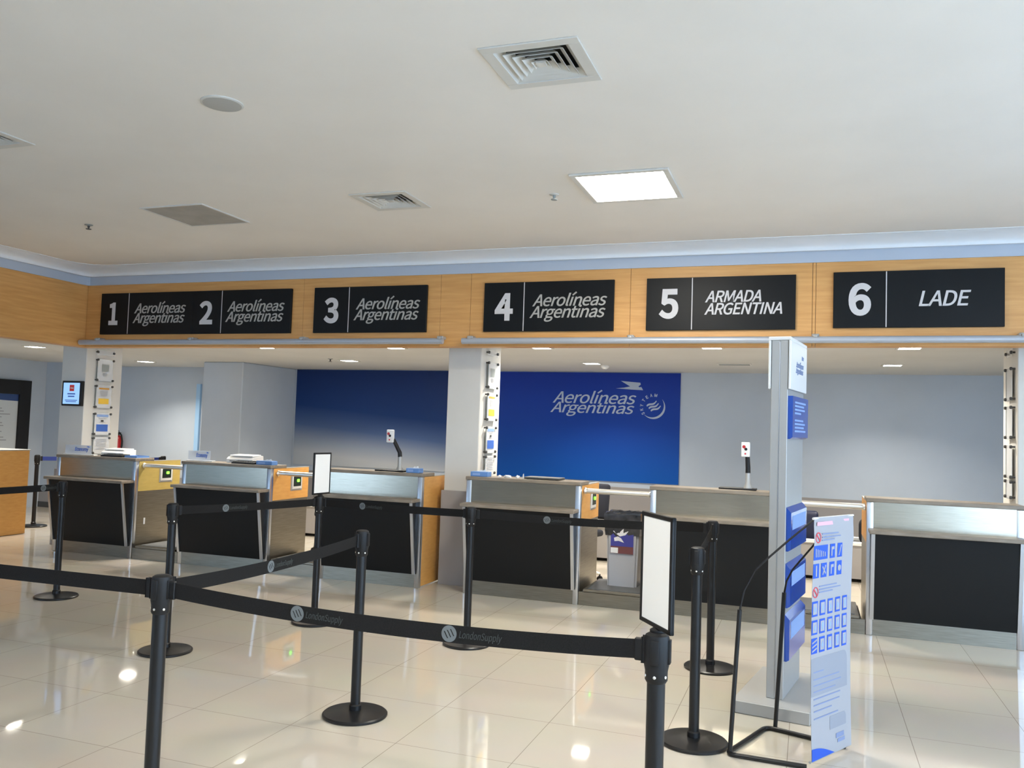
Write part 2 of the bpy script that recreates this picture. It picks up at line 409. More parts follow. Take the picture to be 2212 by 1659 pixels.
# ------------------------------------------------------------------ blue murals on the back wall (flat prints)
def mural(x0, x1, z0, z1, mat, label):
    t = thing('wall_mural', label, 'mural', (0, 0, 0))
    m = MB(); m.box(x0, x1, YB - .022, YB, z0, z1); m.build('printed_panel', mat, t); return t
mural(-7.955, -4.60, .87, 2.412, 'mural_fade', 'plain blue wall mural fading to a pale horizon behind counter 3')
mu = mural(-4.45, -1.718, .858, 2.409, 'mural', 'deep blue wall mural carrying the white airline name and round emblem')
m = MB(); YM = YB - .0225
BK = YB / 10.85      # back wall distances were measured on a plane 10.85 m away
def bx4(a, b, c, d): return a * BK, b * BK, 1.55 + (c - 1.55) * BK, 1.55 + (d - 1.55) * BK
put_text(m, 'Aerolíneas', *bx4(-3.24, -2.118, 1.922, 2.105), (0, YM, 0), XP, ZP, .30, .003, .97, .004)
put_text(m, 'Argentinas', *bx4(-3.269, -2.14, 1.752, 1.945), (0, YM, 0), XP, ZP, .30, .003, .97, .004)
m.build('airline_lettering', 'letter_blue', mu)
def bird(m, x0, x1, z0, z1, y, t=.004):
    # condor mark: swept wing above a long tail, head to the right
    P = [(.18, 1.0), (.89, .83), (.91, .62), (.82, .42), (.86, .32), (.93, .36), (1.0, .0), (.55, .06), (.0, .18), (.3, .26), (.52, .40)]
    m.prism([(x0 + u * (x1 - x0), y, z0 + v * (z1 - z0)) for u, v in P], (0, -t, 0)); return m
m = MB(); bird(m, *bx4(-2.388, -2.033, 2.108, 2.224), YM); m.build('bird_emblem', 'letter_blue', mu)
m = MB()
cxs, czs, rs = -1.895 * BK, 1.55 + (1.892 - 1.55) * BK, .150 * BK
def arc(m, a0, a1, r_in, r_out, n=28):
    pts = []
    for k in range(n + 1):
        a = a0 + (a1 - a0) * k / n; w = math.sin(math.pi * k / n)
        pts.append((cxs + (r_out) * math.cos(a), YM, czs + r_out * math.sin(a)))
    for k in range(n, -1, -1):
        a = a0 + (a1 - a0) * k / n; w = math.sin(math.pi * k / n)
        rr = r_out - (r_out - r_in) * (w * .95 + .05)
        pts.append((cxs + rr * math.cos(a), YM, czs + rr * math.sin(a)))
    m.prism(pts, (0, -.004, 0))
arc(m, math.radians(-140), math.radians(42), rs - .03, rs)
for j in range(3):      # three diagonal waves
    lo_, hi_ = [], []
    dv = Vector((.878, 0, .478)); nv = Vector((-.478, 0, .878))
    for k in range(15):
        u_ = k / 14
        q_ = Vector((-.084 + j * .027, 0, .010 - j * .031)) + dv * (.14 * u_) + nv * (.010 * math.sin(2 * math.pi * u_ + .5))
        hw = .0125 * (.55 + .45 * math.sin(math.pi * min(1, .1 + u_)))
        for L_, sg in ((lo_, -1), (hi_, 1)):
            e_ = q_ + nv * (hw * sg); L_.append((cxs + e_.x * BK, YM, czs + e_.z * BK))
    m.prism(lo_ + hi_[::-1], (0, -.004, 0))
for ch, ang in zip('SKYTEAM', (212, 192, 172, 146, 124, 102, 80)):
    a = math.radians(ang); c = Vector((cxs + (rs + .005) * math.cos(a), YM, czs + (rs + .005) * math.sin(a)))
    ux = Vector((math.sin(a), 0, -math.cos(a))); uz = Vector((math.cos(a), 0, math.sin(a)))
    w_ = .0155 if ch != 'M' else .02
    put_text(m, ch, -w_, w_, -.022, .022, c, ux, uz, 0, .01, 1, .004)
m.build('round_alliance_emblem', 'letter_blue', mu)

# ------------------------------------------------------------------ counter signs on the fascia
def sign(x0, x1, xd, num, numbox, lines, label, z0=2.465, z1=2.928, lm='letter_dim', nmat='letter'):
    t = thing('counter_sign', label, 'sign', (x0, FY, z0), 0, 'counter signs on the wood fascia')
    Y = -.030
    def loc(p): return (p[0] - x0, p[1] - x0, p[2] - z0, p[3] - z0)
    m = MB(); m.box(0, x1 - x0, Y, 0, 0, z1 - z0, .002); m.build('sign_board', 'sign', t)
    m = MB(); m.box(xd - x0 - .004, xd - x0 + .004, Y - .0012, Y + .001, .004, z1 - z0 - .004); m.build('divider_line', 'letter', t)
    m = MB(); a, b, c, d = loc(numbox); put_text(m, num, a, b, c, d, (0, Y, 0), XP, ZP, 0, .014, 1, .004); m.build('counter_number', nmat, t)
    m = MB()
    for s, bx_, sh, ft in lines:
        a, b, c, d = loc(bx_); put_text(m, s, a, b, c, d, (0, Y, 0), XP, ZP, sh, ft, .97, .004)
    m.build('airline_name', lm, t)
    return t
AL, AG = 'Aerolíneas', 'Argentinas'
def aa(a, b): return [(AL, (*a, 2.695, 2.828), .30, .004), (AG, (*b, 2.552, 2.705), .30, .004)]
sign(-7.585, -6.325, -7.19, '1', (-7.463, -7.337, 2.569, 2.823), aa((-7.105, -6.405), (-7.12, -6.415)), 'dark sign with number 1 and the airline name beside it')
sign(-6.321, -5.075, -5.937, '2', (-6.221, -6.051, 2.565, 2.818), aa((-5.862, -5.15), (-5.881, -5.16)), 'dark sign with number 2 butted against the sign with number 1')
sign(-4.80, -3.535, -4.394, '3', (-4.678, -4.509, 2.56, 2.822), aa((-4.312, -3.602), (-4.333, -3.615)), 'dark sign with number 3 and the airline name')
sign(-2.935, -1.682, -2.536, '4', (-2.823, -2.643, 2.566, 2.826), aa((-2.452, -1.743), (-2.476, -1.755)), 'dark sign with number 4 and the airline name')
sign(-1.388, -.13, -.988, '5', (-1.275, -1.105, 2.565, 2.83), [('ARMADA', (-.877, -.407, 2.705, 2.805), .25, .006), ('ARGENTINA', (-.881, -.236, 2.596, 2.699), .25, .006)], 'dark sign with number 5 reading ARMADA ARGENTINA', lm='letter')
sign(.165, 1.414, .567, '6', (.282, .454, 2.572, 2.842), [('LADE', (.806, 1.18, 2.644, 2.767), .22, .005)], 'dark sign with number 6 reading LADE', z0=2.474, z1=2.937, lm='letter')

# tube rails under the signs
def rail(x0, x1, brs, label):
    t = thing('fascia_rail', label, 'rail', (x0, 7.38, 2.37), 0, 'grey tube rails along the fascia')
    m = MB(); m.cyl((0, 0, 0), (x1 - x0, 0, 0), .029, 20); m.build('tube', 'tube', t)
    for b in brs:
        m = MB(); m.box(b - x0 - .03, b - x0 + .03, .0, .09, .02, .05, .006); m.box(b - x0 - .018, b - x0 + .018, -.031, .03, .015, .042, .008, 2); m.build('bracket', 'grey_metal', t)
rail(-7.80, -3.32, (-7.55, -6.273, -4.887, -3.355), 'grey tube rail below the signs with numbers 1, 2 and 3')
rail(-3.12, 3.1, (-3.045, -1.513, .03, 1.53), 'grey tube rail below the signs with numbers 4, 5 and 6')

# ------------------------------------------------------------------ check-in counters
CW = 1.115
def counter(x0, w, label, display=True, full_wood=False, wood='wood_side'):
    t = thing('check_in_counter', label, 'counter', (x0, FY, 0), 0, 'check-in counters in a row')
    # local: x 0..w, y 0 at the front plane going back
    m = MB(); m.box(.05, w - .05, .004, .03, .80, 1.062); m.build('upper_front', 'steel', t, label='brushed steel upper front')
    m = MB(); m.box(.05, w - .05, .004, .03, 0, .135); m.build('kick_plate', 'steel_dull', t, label='brushed steel kick plate')
    for a in (0, w - .05):
        m = MB(); m.box(a, a + .05, -.002, .05, 0, 1.062, .006, 2); m.build('corner_post', 'alu', t, label='aluminium corner post')
    m = MB()
    m.prism([(.03, -.142, .82), (.03, -.035, .135), (.03, .004, .135), (.03, .004, .82)], (w - .06, 0, 0))
    m.build('front_panel', 'black_panel', t, label='slanted black front panel')
    for a in (.027, w - .055):
        m = MB(); m.prism([(a, -.152, .822), (a, -.045, .133), (a, -.030, .133), (a, -.137, .822)], (.028, 0, 0)); m.build('edge_trim', 'alu', t, label='aluminium edge trim')
    m = MB(); m.box(.012, w - .012, -.185, .02, .822, .852, .004); m.build('ledge', 'laminate', t, label='narrow bag ledge')
    m = MB(); m.box(-.005, w + .005, -.015, .27, 1.062, 1.094, .004); m.build('countertop', 'laminate', t)
    for s, a in ((0, 0.0), (1, w - .022)):
        full = (full_wood and s == 1)
        m = MB()
        z0 = .012 if full else .73
        m.prism([(a, .05, z0), (a, .70, z0), (a, .70, 1.058), (a, .05, 1.060)], (.022, 0, 0))
        sp = m.build('side_panel', wood, t, label='beech side panel')
        if not full:
            m = MB(); m.box(a + .001, a + .021, .05, .69, 0, .729); m.build('lower_side', 'steel_dull', t, label='steel lower side')
        m = MB(); m.box(a - .001, a + .023, .27, .703, 1.0585, 1.066); m.build('edge_strip', 'grey_metal', sp)
        if s == 1 and display and not full_wood:
            d = MB(); d.box(w, w + .012, .38, .56, .83, .985, .004, 2); dd = d.build('scale_display', 'white', t, label='white weight display box')
            d = MB(); d.box(w - .002, w + .004, .365, .575, .815, 1.0); d.build('display_plate', 'grey_metal', dd)
            d = MB(); d.box(w + .0115, w + .0135, .40, .54, .86, .965); d.build('display_window', 'lcd', dd)
            d = MB(); d.box(w + .0132, w + .0145, .462, .505, .905, .935, .006); d.build('green_light', 'green_led', dd)
    m = MB(); m.box(.023, w - .023, .25, .69, .74, .765, .002); m.build('desk_surface', 'laminate', t)
    m = MB(); m.box(.023, w - .023, .03, .05, .03, 1.05); m.build('modesty_panel', 'grey_dark', t)
    return t
CX = {1: -8.125, 2: -6.365, 3: -4.625, 4: -3.06, 5: -1.316, 6: .44}
c1 = counter(CX[1], CW + .02, 'check-in counter under the sign with number 1, beside the pillar with the lit display', wood='wood_yellow')
m = MB(); w_ = CW + .02; m.box(w_, w_ + .002, .155, .18, .36, .43, .0005); m.build('white_tag', 'paper', c1, label='small white tag on the steel side')
counter(CX[2], CW + .01, 'check-in counter under the sign with number 2')
counter(CX[3], CW - .01, 'check-in counter with a full beech side, under the sign with number 3', full_wood=True)
counter(CX[4], CW, 'check-in counter under the sign with number 4, next to the grey litter bin')
counter(CX[5], CW, 'check-in counter under the sign with number 5, behind the totem')
counter(CX[6], CW, 'check-in counter under the sign with number 6')

# cross bars and weighing platforms in the gaps
for a, b, lab, lab2 in ((1, 2, 'chrome cross bar spanning the gap between counters 1 and 2', 'baggage scale platform between counters 1 and 2'),
                  (2, 3, 'chrome cross bar spanning the gap between counters 2 and 3', 'baggage scale platform between counters 2 and 3'),
                  (4, 5, 'chrome cross bar spanning the gap above the litter bin', 'baggage scale platform under the litter bin'),
                  (5, 6, 'chrome cross bar spanning the gap between counters 5 and 6', 'baggage scale platform between counters 5 and 6')):
    xa = CX[a] + (CW + .02 if a == 1 else CW + .01 if a == 2 else CW); xb = CX[b]
    t = thing('cross_bar', lab, 'bar', (xa, 7.585, 1.012), 0, 'cross bars between counters')
    m = MB(); m.cyl((.012, 0, 0), (xb - xa - .008, 0, 0), .024, 20); m.build('tube', 'chrome', t)
    m = MB(); m.lathe([(.02, 0), (.031, .006), (.031, .016), (.024, .026)], (0.001, 0, 0), 20, (1, 0, 0)); m.build('end_flange', 'chrome', t)
    m = MB(); m.lathe([(.024, 0), (.03, .01), (.03, .018), (.02, .022)], (xb - xa - .024, 0, 0), 20, (1, 0, 0)); m.build('end_flange', 'chrome', t)
    t = thing('baggage_scale', lab2, 'scale', (xa, FY, 0), 0, 'baggage scales between counters')
    w = xb - xa
    m = MB(); m.box(.004, w - .004, .004, .022, 0, .118); m.build('front_skirt', 'steel_dull', t)
    m = MB(); m.box(.03, w - .03, .03, .60, .0, .12); m.build('housing', 'grey_dark', t)
    m = MB(); m.box(.045, w - .045, .0, .62, .121, .145, .004); m.build('platform', 'steel_dull', t, label='steel weighing platform')
    m = MB(); m.box(.08, w - .08, .04, .58, .1452, .149); m.build('rubber_mat', 'rubber', t)

# ------------------------------------------------------------------ things on the counters
ZT = 1.0945
def economy_sign(x0, x1, label, flip):
    t = thing('economy_sign', label, 'sign', (x0, 7.545, ZT), 0, 'acrylic Economy signs'); w = x1 - x0
    m = MB(); m.box(0, w, -.03, .03, 0, .012, .002); m.build('base', 'white', t)
    m = MB(); m.box(0, w * .86, -.004, .0, .012, .112, .001); m.build('acrylic_panel', 'frost', t)
    m = MB(); put_text(m, 'Economy', w * .32, w * .76, .032, .088, (0, -.0045, 0), XP, ZP, .2, .008, 1, .0015); m.build('lettering', 'blue_pr', t)
    m = MB(); bird(m, w * .68, w * .80, .088, .102, -.0045, .0015); m.build('bird_emblem', 'blue_pr', t)
economy_sign(-8.09, -7.64, 'clear Economy sign standing on the counter under sign 1', 0)
economy_sign(-6.355, -6.02, 'clear Economy sign standing on the counter under sign 2', 0)
def printer(x0, x1, label):
    t = thing('ticket_printer', label, 'printer', (x0, 7.60, ZT), 0, 'white printers'); w = x1 - x0
    m = MB()
    m.prism([(0, 0, 0), (0, .19, 0), (0, .19, .075), (0, .03, .062), (0, 0, .04)], (w, 0, 0)); m.build('body', 'white', t)
    m = MB(); m.box(.02, w - .02, .03, .185, .0655, .08, .004, 1, Matrix.Rotation(math.radians(3), 4, 'X')); m.build('lid', 'white', t)
    m = MB(); m.box(.04, w - .04, -.001, .004, .014, .022); m.build('paper_slot', 'grey_dark', t)
printer(-7.62, -7.30, 'white flat printer on the counter under sign 1')
printer(-5.90, -5.57, 'white flat printer on the counter under sign 2')
def keyboard(x0, x1, y, label, th=.022):
    t = thing('keyboard', label, 'keyboard', (x0, y, ZT), 0, 'dark keyboards on counters'); w = x1 - x0
    m = MB(); m.prism([(0, 0, 0), (0, .12, 0), (0, .12, th + .008), (0, 0, th * .7)], (w, 0, 0)); m.build('case', 'black_soft', t)
    m = MB()
    for r in range(4):
        for k in range(12):
            a = .012 + k * (w - .024) / 12; y0 = .012 + r * .025; z = th * .7 + (y0 + .01) / .12 * (th * .3 + .008)
            m.box(a, a + (w - .024) / 12 - .003, y0, y0 + .021, z - .003, z + .004)
    m.build('keys', 'grey_dark', t)
keyboard(-7.50, -7.20, 7.475, 'dark keyboard on the counter under sign 1')
keyboard(-5.74, -5.46, 7.475, 'dark keyboard on the counter under sign 2')
def carton(x0, x1, y0, y1, h, label, name='wipes_box', mat='blue_card'):
    t = thing(name, label, 'box', (x0, y0, ZT), 0, 'blue boxes on counters'); w = x1 - x0; d = y1 - y0
    m = MB(); m.box(0, w, 0, d, 0, h, .003); m.build('carton', mat, t)
    m = MB(); m.box(w * .12, w * .55, -.0008, 0, h * .25, h * .7); m.build('printed_label', 'blue_lt', t)
    # tissue standing out of the slot
    m = MB()
    P = [(w * .35, d * .45, h - .002), (w * .48, d * .5, h + .016), (w * .62, d * .42, h + .012), (w * .75, d * .5, h + .02), (w * .8, d * .5, h - .002)]
    m.prism(P, (0, .004, 0)); m.build('tissue', 'paper', t)
carton(-5.45, -5.255, 7.50, 7.60, .042, 'blue tissue box on the counter under sign 2')
carton(-3.715, -3.575, 7.50, 7.60, .045, 'blue tissue box beside the scanner stand on counter 3')
carton(-3.035, -2.86, 7.50, 7.60, .045, 'blue tissue box at the pillar end of counter 4')
t = thing('document_tray', 'flat blue-grey tray on the counter under sign 1', 'tray', (-7.185, 7.50, ZT))
m = MB(); m.box(0, .17, 0, .19, 0, .004); m.build('base', 'blue_lt', t)
m = MB(); m.box(0, .17, 0, .005, .004, .022); m.box(0, .17, .185, .19, .004, .022); m.box(0, .005, .005, .185, .004, .022); m.box(.165, .17, .005, .185, .004, .022); m.build('rim', 'blue_card', t)
t = thing('laptop', 'closed dark laptop lying on counter 4', 'laptop', (-2.50, 7.50, ZT))
m = MB(); m.box(0, .34, 0, .2, .003, .014, .003); m.build('base', 'grey_dark', t)
m = MB(); m.box(0, .34, 0, .2, .0142, .021, .003); m.build('lid', 'rubber', t)
m = MB()
for q in ((.02, .02), (.3, .02), (.02, .17), (.3, .17)): m.box(q[0], q[0] + .02, q[1], q[1] + .012, 0, .004)
m.build('feet', 'black_soft', t)
def crumple(x, w, h, label, seed):
    rnd = random.Random(seed); m = MB()
    r = bmesh.ops.create_icosphere(m.bm, subdivisions=2, radius=1.0)
    for v in r['verts']:
        k = .75 + .5 * rnd.random(); v.co = Vector((v.co.x * w * k / 2, v.co.y * .02 * k, max(0, (v.co.z + .55)) * h / 1.55 * k))
    o = m.build('crumpled_paper', 'paper'); o.location = (x, 7.54, ZT); tag(o, label, 'paper', 'paper scraps on counter 4')
crumple(-2.755, .035, .02, 'small crumpled white paper nearest the blue box on counter 4', 1)
crumple(-2.675, .075, .024, 'widest crumpled white paper on counter 4', 2)
crumple(-2.575, .035, .028, 'crumpled white paper between the widest scrap and the upright scrap', 3)
m = MB(); m.prism([(-.011, 0, 0), (.011, 0, 0), (.006, .004, .012), (.002, .006, .046), (-.004, .006, .04), (-.007, .003, .012)], (0, .008, 0))
o = m.build('folded_tag', 'paper'); o.location = (-2.522, 7.54, ZT); tag(o, 'thin upright scrap of white paper on counter 4', 'paper', 'paper scraps on counter 4')

def scanner(x, y, label, lean, rz=0.0):
    t = thing('scanner_stand', label, 'scanner', (x, y, ZT), rz, 'scanner stands on counters')
    m = MB(); m.box(-.24, .075, -.07, .07, 0, .014, .004, 2); m.build('base_plate', 'black_soft', t)
    m = MB(); m.lathe([(.036, .014), (.033, .03), (.022, .05), (.021, .15)], (0, 0, 0), 20); m.build('lower_tube', 'grey_metal', t)
    m = MB(); m.tube([(0, 0, .145), (-lean * .06, 0, .19), (-lean * .35, -.003, .235), (-lean * .75, -.006, .30), (-lean, -.01, .335)], [.0215, .021, .02, .019, .017], 14); m.build('upper_arm', 'black_soft', t)
    m = MB(); m.box(-lean - .048, -lean + .026, -.045, -.008, .285, .412, .008, 2); h = m.build('sensor_head', 'white', t)
    m = MB(); m.cyl((-lean - .024, -.044, .372), (-lean - .024, -.049, .372), .014, 16); m.build('red_button', 'red', h)
    m = MB(); m.lathe([(.013, 0), (.013, .004), (.008, .006)], (-lean - .008, -.044, .352), 16, (0, -1, 0)); m.build('lens', 'black', h)
    m = MB(); m.cyl((-lean - .012, -.044, .312), (-lean - .012, -.048, .312), .008, 14); m.build('indicator', 'red_pr', h)
    return t
scanner(-3.835, 7.60, 'bent scanner stand with white head, standing on counter 3', .09)
scanner(-.505, 7.66, 'straight scanner stand with white head, seen on counter 5 beside the totem', .01)

# ------------------------------------------------------------------ litter bin
t = thing('litter_bin', 'grey litter bin with black liner and printed poster on the scale platform', 'bin', (-1.61, 7.88, .149))
m = MB(); m.prism([(-.135, -.135, 0), (.135, -.135, 0), (.135, .135, 0), (-.135, .135, 0)], (0, 0, .58))
for v in m.bm.verts:
    if v.co.z > .3: v.co.x *= 1.12; v.co.y *= 1.1
es = [e for e in m.bm.edges if abs(e.verts[0].co.z - e.verts[1].co.z) > .3]
bmesh.ops.bevel(m.bm, geom=es, offset=.02, segments=3, affect='EDGES')
m.build('bin_body', 'bin', t)
m = MB()
rnd = random.Random(5); N = 40; rings = []
for z, sc in ((.46, 1.03), (.50, 1.06), (.55, 1.08), (.60, 1.10), (.650, 1.12), (.668, 1.09), (.664, 1.0), (.58, .95)):
    ring = []
    for k in range(N):
        a = 2 * math.pi * k / N; ca, sa = math.cos(a), math.sin(a); q = .155 * sc / max(abs(ca), abs(sa)) ** .97
        j = 1 + (rnd.random() - .5) * .035
        ring.append(m.bm.verts.new((ca * q * j, sa * q * j * .96, z + (rnd.random() - .5) * .014)))
    rings.append(ring)
for a, b in zip(rings, rings[1:]):
    for k in range(N): m.bm.faces.new((a[k], a[(k + 1) % N], b[(k + 1) % N], b[k]))
m.build('bin_liner', 'bag', t, label='crinkled black plastic liner')
m = MB(); m.box(-.105, .105, -.1545, -.1505, .30, .545); ps = m.build('poster', 'purple', t, label='indigo poster with white shapes'); 
for v in ps.data.vertices: v.co.y += (v.co.z - .30) * -.018 + .004
m = MB()
m.prism([(-.085, -.156, .50), (-.05, -.156, .525), (.01, -.156, .53), (.09, -.156, .545), (.03, -.156, .47), (-.02, -.156, .455), (-.05, -.156, .475)], (0, -.001, 0))
m.prism([(-.075, -.156, .44), (-.04, -.156, .455), (-.01, -.156, .44), (.02, -.156, .40), (-.03, -.156, .415), (-.07, -.156, .41)], (0, -.001, 0))
m.build('white_figures', 'skin', ps)
m = MB(); m.box(-.105, .105, -.1565, -.1552, .30, .365); m.build('dark_band', 'maroon', ps)
m = MB(); m.box(-.103, -.035, -.1575, -.1563, .303, .352); m.build('white_square', 'paper', ps)

# ------------------------------------------------------------------ belt barrier posts
def stanchion(x, y, label, first=None):
    if first is not None: return copy_thing(first, (x, y, 0), label)
    t = thing('barrier_post', label, 'barrier post', (x, y, 0), 0, 'belt barrier posts')
    m = MB(); m.lathe([(.168, 0), (.172, .004), (.172, .012), (.165, .018), (.10, .026), (.034, .032)], seg=48); m.build('base', 'black', t, label='round weighted base')
    m = MB(); m.lathe([(.032, .028), (.032, .055), (.0262, .062), (.0262, .87)], seg=28); m.build('pole', 'black', t)
    m = MB(); m.lathe([(.0275, .842), (.0325, .85), (.0325, .875), (.036, .892), (.036, .966), (.033, .976), (.024, .981)], seg=28)
    h = m.build('head', 'black_soft', t)
    for k in range(4):
        a = math.pi / 2 * k; rot = Matrix.Rotation(a, 4, 'Z')
        m = MB(); m.box(.028, .0405, -.012, .012, .897, .966, .003, 2, rot); m.build('belt_slot', 'black_soft', h)
    for k in range(3):
        a = math.radians(-90 + (k - 1) * 62); c = (.032 * math.cos(a), .032 * math.sin(a), .862)
        m = MB(); m.lathe([(.0045, 0), (.0045, .0015), (.002, .003)], c, 10, (math.cos(a), math.sin(a), 0)); m.build('screw', 'chrome', h)
    return t
P = {'a': (-6.02, 5.61), 'b': (-4.02, 4.65), 'c': (-3.617, 5.81), 'd': (-2.27, 4.09), 'e': (-2.304, 5.734), 'f': (-2.21, 2.52), 'g': (-.406, 2.473),
     'h': (-.535, 4.45), 'i': (-.61, 5.886), 'j': (-10.06, 8.92), 'k': (-9.089, 10.25)}
first = stanchion(*P['d'], 'black barrier post standing free in mid floor with its whole round base visible')
stanchion(*P['a'], 'black barrier post in front of the counter under sign 1', first)
stanchion(*P['b'], 'black barrier post in front of the counter under sign 2', first)
stanchion(*P['c'], 'black barrier post carrying the small white card, beside counter 3', first)
stanchion(*P['e'], 'black barrier post at the pillar end of counter 4', first)
stanchion(*P['f'], 'large near black barrier post where three belts meet, its base out of view', first)
stanchion(*P['g'], 'large near black barrier post under the tilted white card, its base out of view', first)
stanchion(*P['h'], 'black barrier post with a wide base, between the tilted card and the banner', first)
stanchion(*P['i'], 'black barrier post close to counter 5, behind another post', first)
stanchion(*P['j'], 'distant black barrier post beside the wooden desk end', first)
stanchion(*P['k'], 'distant black barrier post head showing above the gap between counters 1 and 2', first)
Vector2 = lambda p: Vector((p[0], p[1], 0))
def belt(a, b, label, logos=(), mat='belt', z=.931, sag=.012, side=1, wd=.0275, free_end=False):
    """webbing from post a to post b; logos = distances along it of the round marks"""
    A, B = Vector2(a), Vector2(b); d = (B - A).normalized(); L = (B - A).length; nrm = Vector((d.y, -d.x, 0)) * side
    t = thing('barrier_belt', label, 'barrier belt', (A.x, A.y, z), 0, 'belts strung between barrier posts')
    s0, s1 = .040, (L - .040 if not free_end else L)
    def pt(s, off=0.0, dz=0.0):
        u = (s - s0) / (s1 - s0); q = d * s + nrm * off; return Vector((q.x, q.y, -sag * 4 * u * (1 - u) + dz))
    m = MB(); N = 24; ra = []
    for k in range(N + 1):
        s = s0 + (s1 - s0) * k / N
        ra.append([m.bm.verts.new(pt(s, o_, dz)) for o_, dz in ((-.001, -wd), (.001, -wd), (.001, wd), (-.001, wd))])
    for p, q in zip(ra, ra[1:]):
        for j in range(4): m.bm.faces.new((p[j], p[(j + 1) % 4], q[(j + 1) % 4], q[j]))
    m.bm.faces.new(ra[0]); m.bm.faces.new(ra[-1][::-1]); web = m.build('webbing', mat, t)
    for s, e in ((s0, 1), (s1, -1))[:1 if free_end else 2]:
        m = MB(); c = pt(s + e * .012); rot = Matrix.Translation(c) @ Matrix.Rotation(math.atan2(d.y, d.x), 4, 'Z')
        m.box(-.012, .012, -.007, .007, -wd - .005, wd + .005, .003, 1, rot); m.build('belt_clip', 'black_soft', t)
    for s in logos:
        # round mark with three slashes, then the name (reading away from the mark)
        ux = d if side == 1 else -d
        sg = 1 if side == 1 else -1
        c = pt(s, .0012)
        sl = (pt(s + .1) - pt(s - .1)).normalized() * sg
        uz = Vector((0, 0, 1)); r = .026
        m = MB(); pts = []
        for k in range(28):
            a = 2 * math.pi * k / 28; pts.append(c + sl * r * math.cos(a) + uz * r * math.sin(a))
        m.prism(pts, nrm * .0008)
        m.mi = 1
        for j in (-1, 0, 1):
            cc = c + sl * (j * .0105) + uz * (j * -.0 + .004 * j)
            q = [cc + sl * -.007 + uz * .011, cc + sl * -.004 + uz * .011, cc + sl * .008 + uz * -.010, cc + sl * .005 + uz * -.010]
            m.prism([p + nrm * .0008 for p in q], nrm * .0006)
        lg = m.build('round_logo', ['belt_print', 'belt'], web)
        m = MB(); put_text(m, 'LondonSupply', .034, .178, -.017, .013, c, sl, uz, .25, .0, 1, .0008); m.build('printed_name', 'belt_text', web)
    return t
belt(P['f'], P['g'], 'nearest long black belt across the floor, printed twice with a round mark', (.585, 1.15), sag=.030)
belt(P['f'], P['d'], 'black belt running back from the near post to the free-standing post', (.70,), sag=.02, side=1)
belt(P['b'], P['c'], 'black belt with a round mark in front of the counter under sign 2', (.40,), sag=.004)
belt(P['c'], P['e'], 'black belt with a round mark in front of counter 3', (.395,), sag=.006)
belt(P['e'], P['i'], 'black belt with a round mark in front of counter 4', (.56,), sag=.014)
belt(P['i'], P['h'], 'black belt seen nearly end on, between the two posts in front of counter 5', (), sag=.008)
belt(P['f'], (-4.4, 2.50), 'near black belt leaving the picture beside the wooden desk side', (), sag=.004)
belt(P['a'], (-6.10, 3.5), 'black belt crossing in front of the wooden desk', (.19,), sag=.004, side=-1)
belt(P['j'], P['k'], 'dark blue belt between the two distant posts by the pillar', (), mat='belt_blue', sag=.004)

# cards on posts
def post_card(x, y, ang, w, h, label):
    """framed card on a post head; ang = heading of its lower edge"""
    t = thing('post_card', label, 'sign', (x, y, .981), ang, 'framed cards on barrier posts')
    m = MB(); m.box(-w / 2, w / 2, -.007, .0, .012, .012 + h, .002); m.build('backing', 'black_soft', t)
    m = MB(); e = .013; z0, z1 = .012, .012 + h
    for b in ((-w / 2, -w / 2 + e, z0, z1), (w / 2 - e, w / 2, z0, z1), (-w / 2, w / 2, z0, z0 + e), (-w / 2, w / 2, z1 - e, z1)): m.box(b[0], b[1], -.012, .002, b[2], b[3], .002)
    m.build('frame', 'black_soft', t)
    m = MB(); m.box(-w / 2 + e, w / 2 - e, -.0095, -.0075, z0 + e, z1 - e); m.build('card', 'paper', t)
    m = MB(); m.lathe([(.022, 0), (.022, .006), (.010, .014)], seg=18); m.build('mount', 'black_soft', t)
post_card(-.408, 2.488, math.atan2(-.155, .108), .205, .325, 'white card in a tilted black frame on the near post')
post_card(-3.612, 5.81, math.atan2(.207, .018), .215, .325, 'small narrow white card on the post beside counter 3')

# ------------------------------------------------------------------ totem
t = thing('information_totem', 'tall grey totem with white head panels and blue leaflet pockets', 'totem', (-.40, 5.03, 0), math.atan2(-.156, .988))
m = MB(); m.box(0, .425, 0, .815, 0, .07, .004); m.build('base_plate', 'grey_metal', t)
m = MB(); m.box(.161, .2075, .146, .67, .07, 2.12, .003); m.box(.2085, .255, .146, .67, .07, 2.12, .003); m.build('column', 'grey_metal', t)
m = MB(); m.box(.2065, .2095, .1445, .147, .08, 2.11); m.build('column_joint', 'alu', t)
m = MB(); m.box(.145, .271, .138, .68, 2.12, 2.14, .003)
m.box(.145, .158, .140, .68, 1.835, 2.12, .003); m.box(.258, .271, .140, .68, 1.835, 2.12, .003)
pw = m.build('head_panel', new_mat and 'white', t, label='glossy white head panel')
m = MB()
o_ = (.2715, .14, 0)
put_text(m, AL, .17, .42, 1.975, 2.015, o_, (0, 1, 0), ZP, .3, .012, .97, .001); put_text(m, AG, .16, .41, 1.93, 1.975, o_, (0, 1, 0), ZP, .3, .012, .97, .001)
m.build('airline_lettering', 'text_pale', pw)
m = MB(); m.prism([(.2715, .49, 2.03), (.2715, .55, 2.03), (.2715, .56, 2.05), (.2715, .50, 2.055)], (.001, 0, 0)); m.build('bird_emblem', 'text_pale', pw)
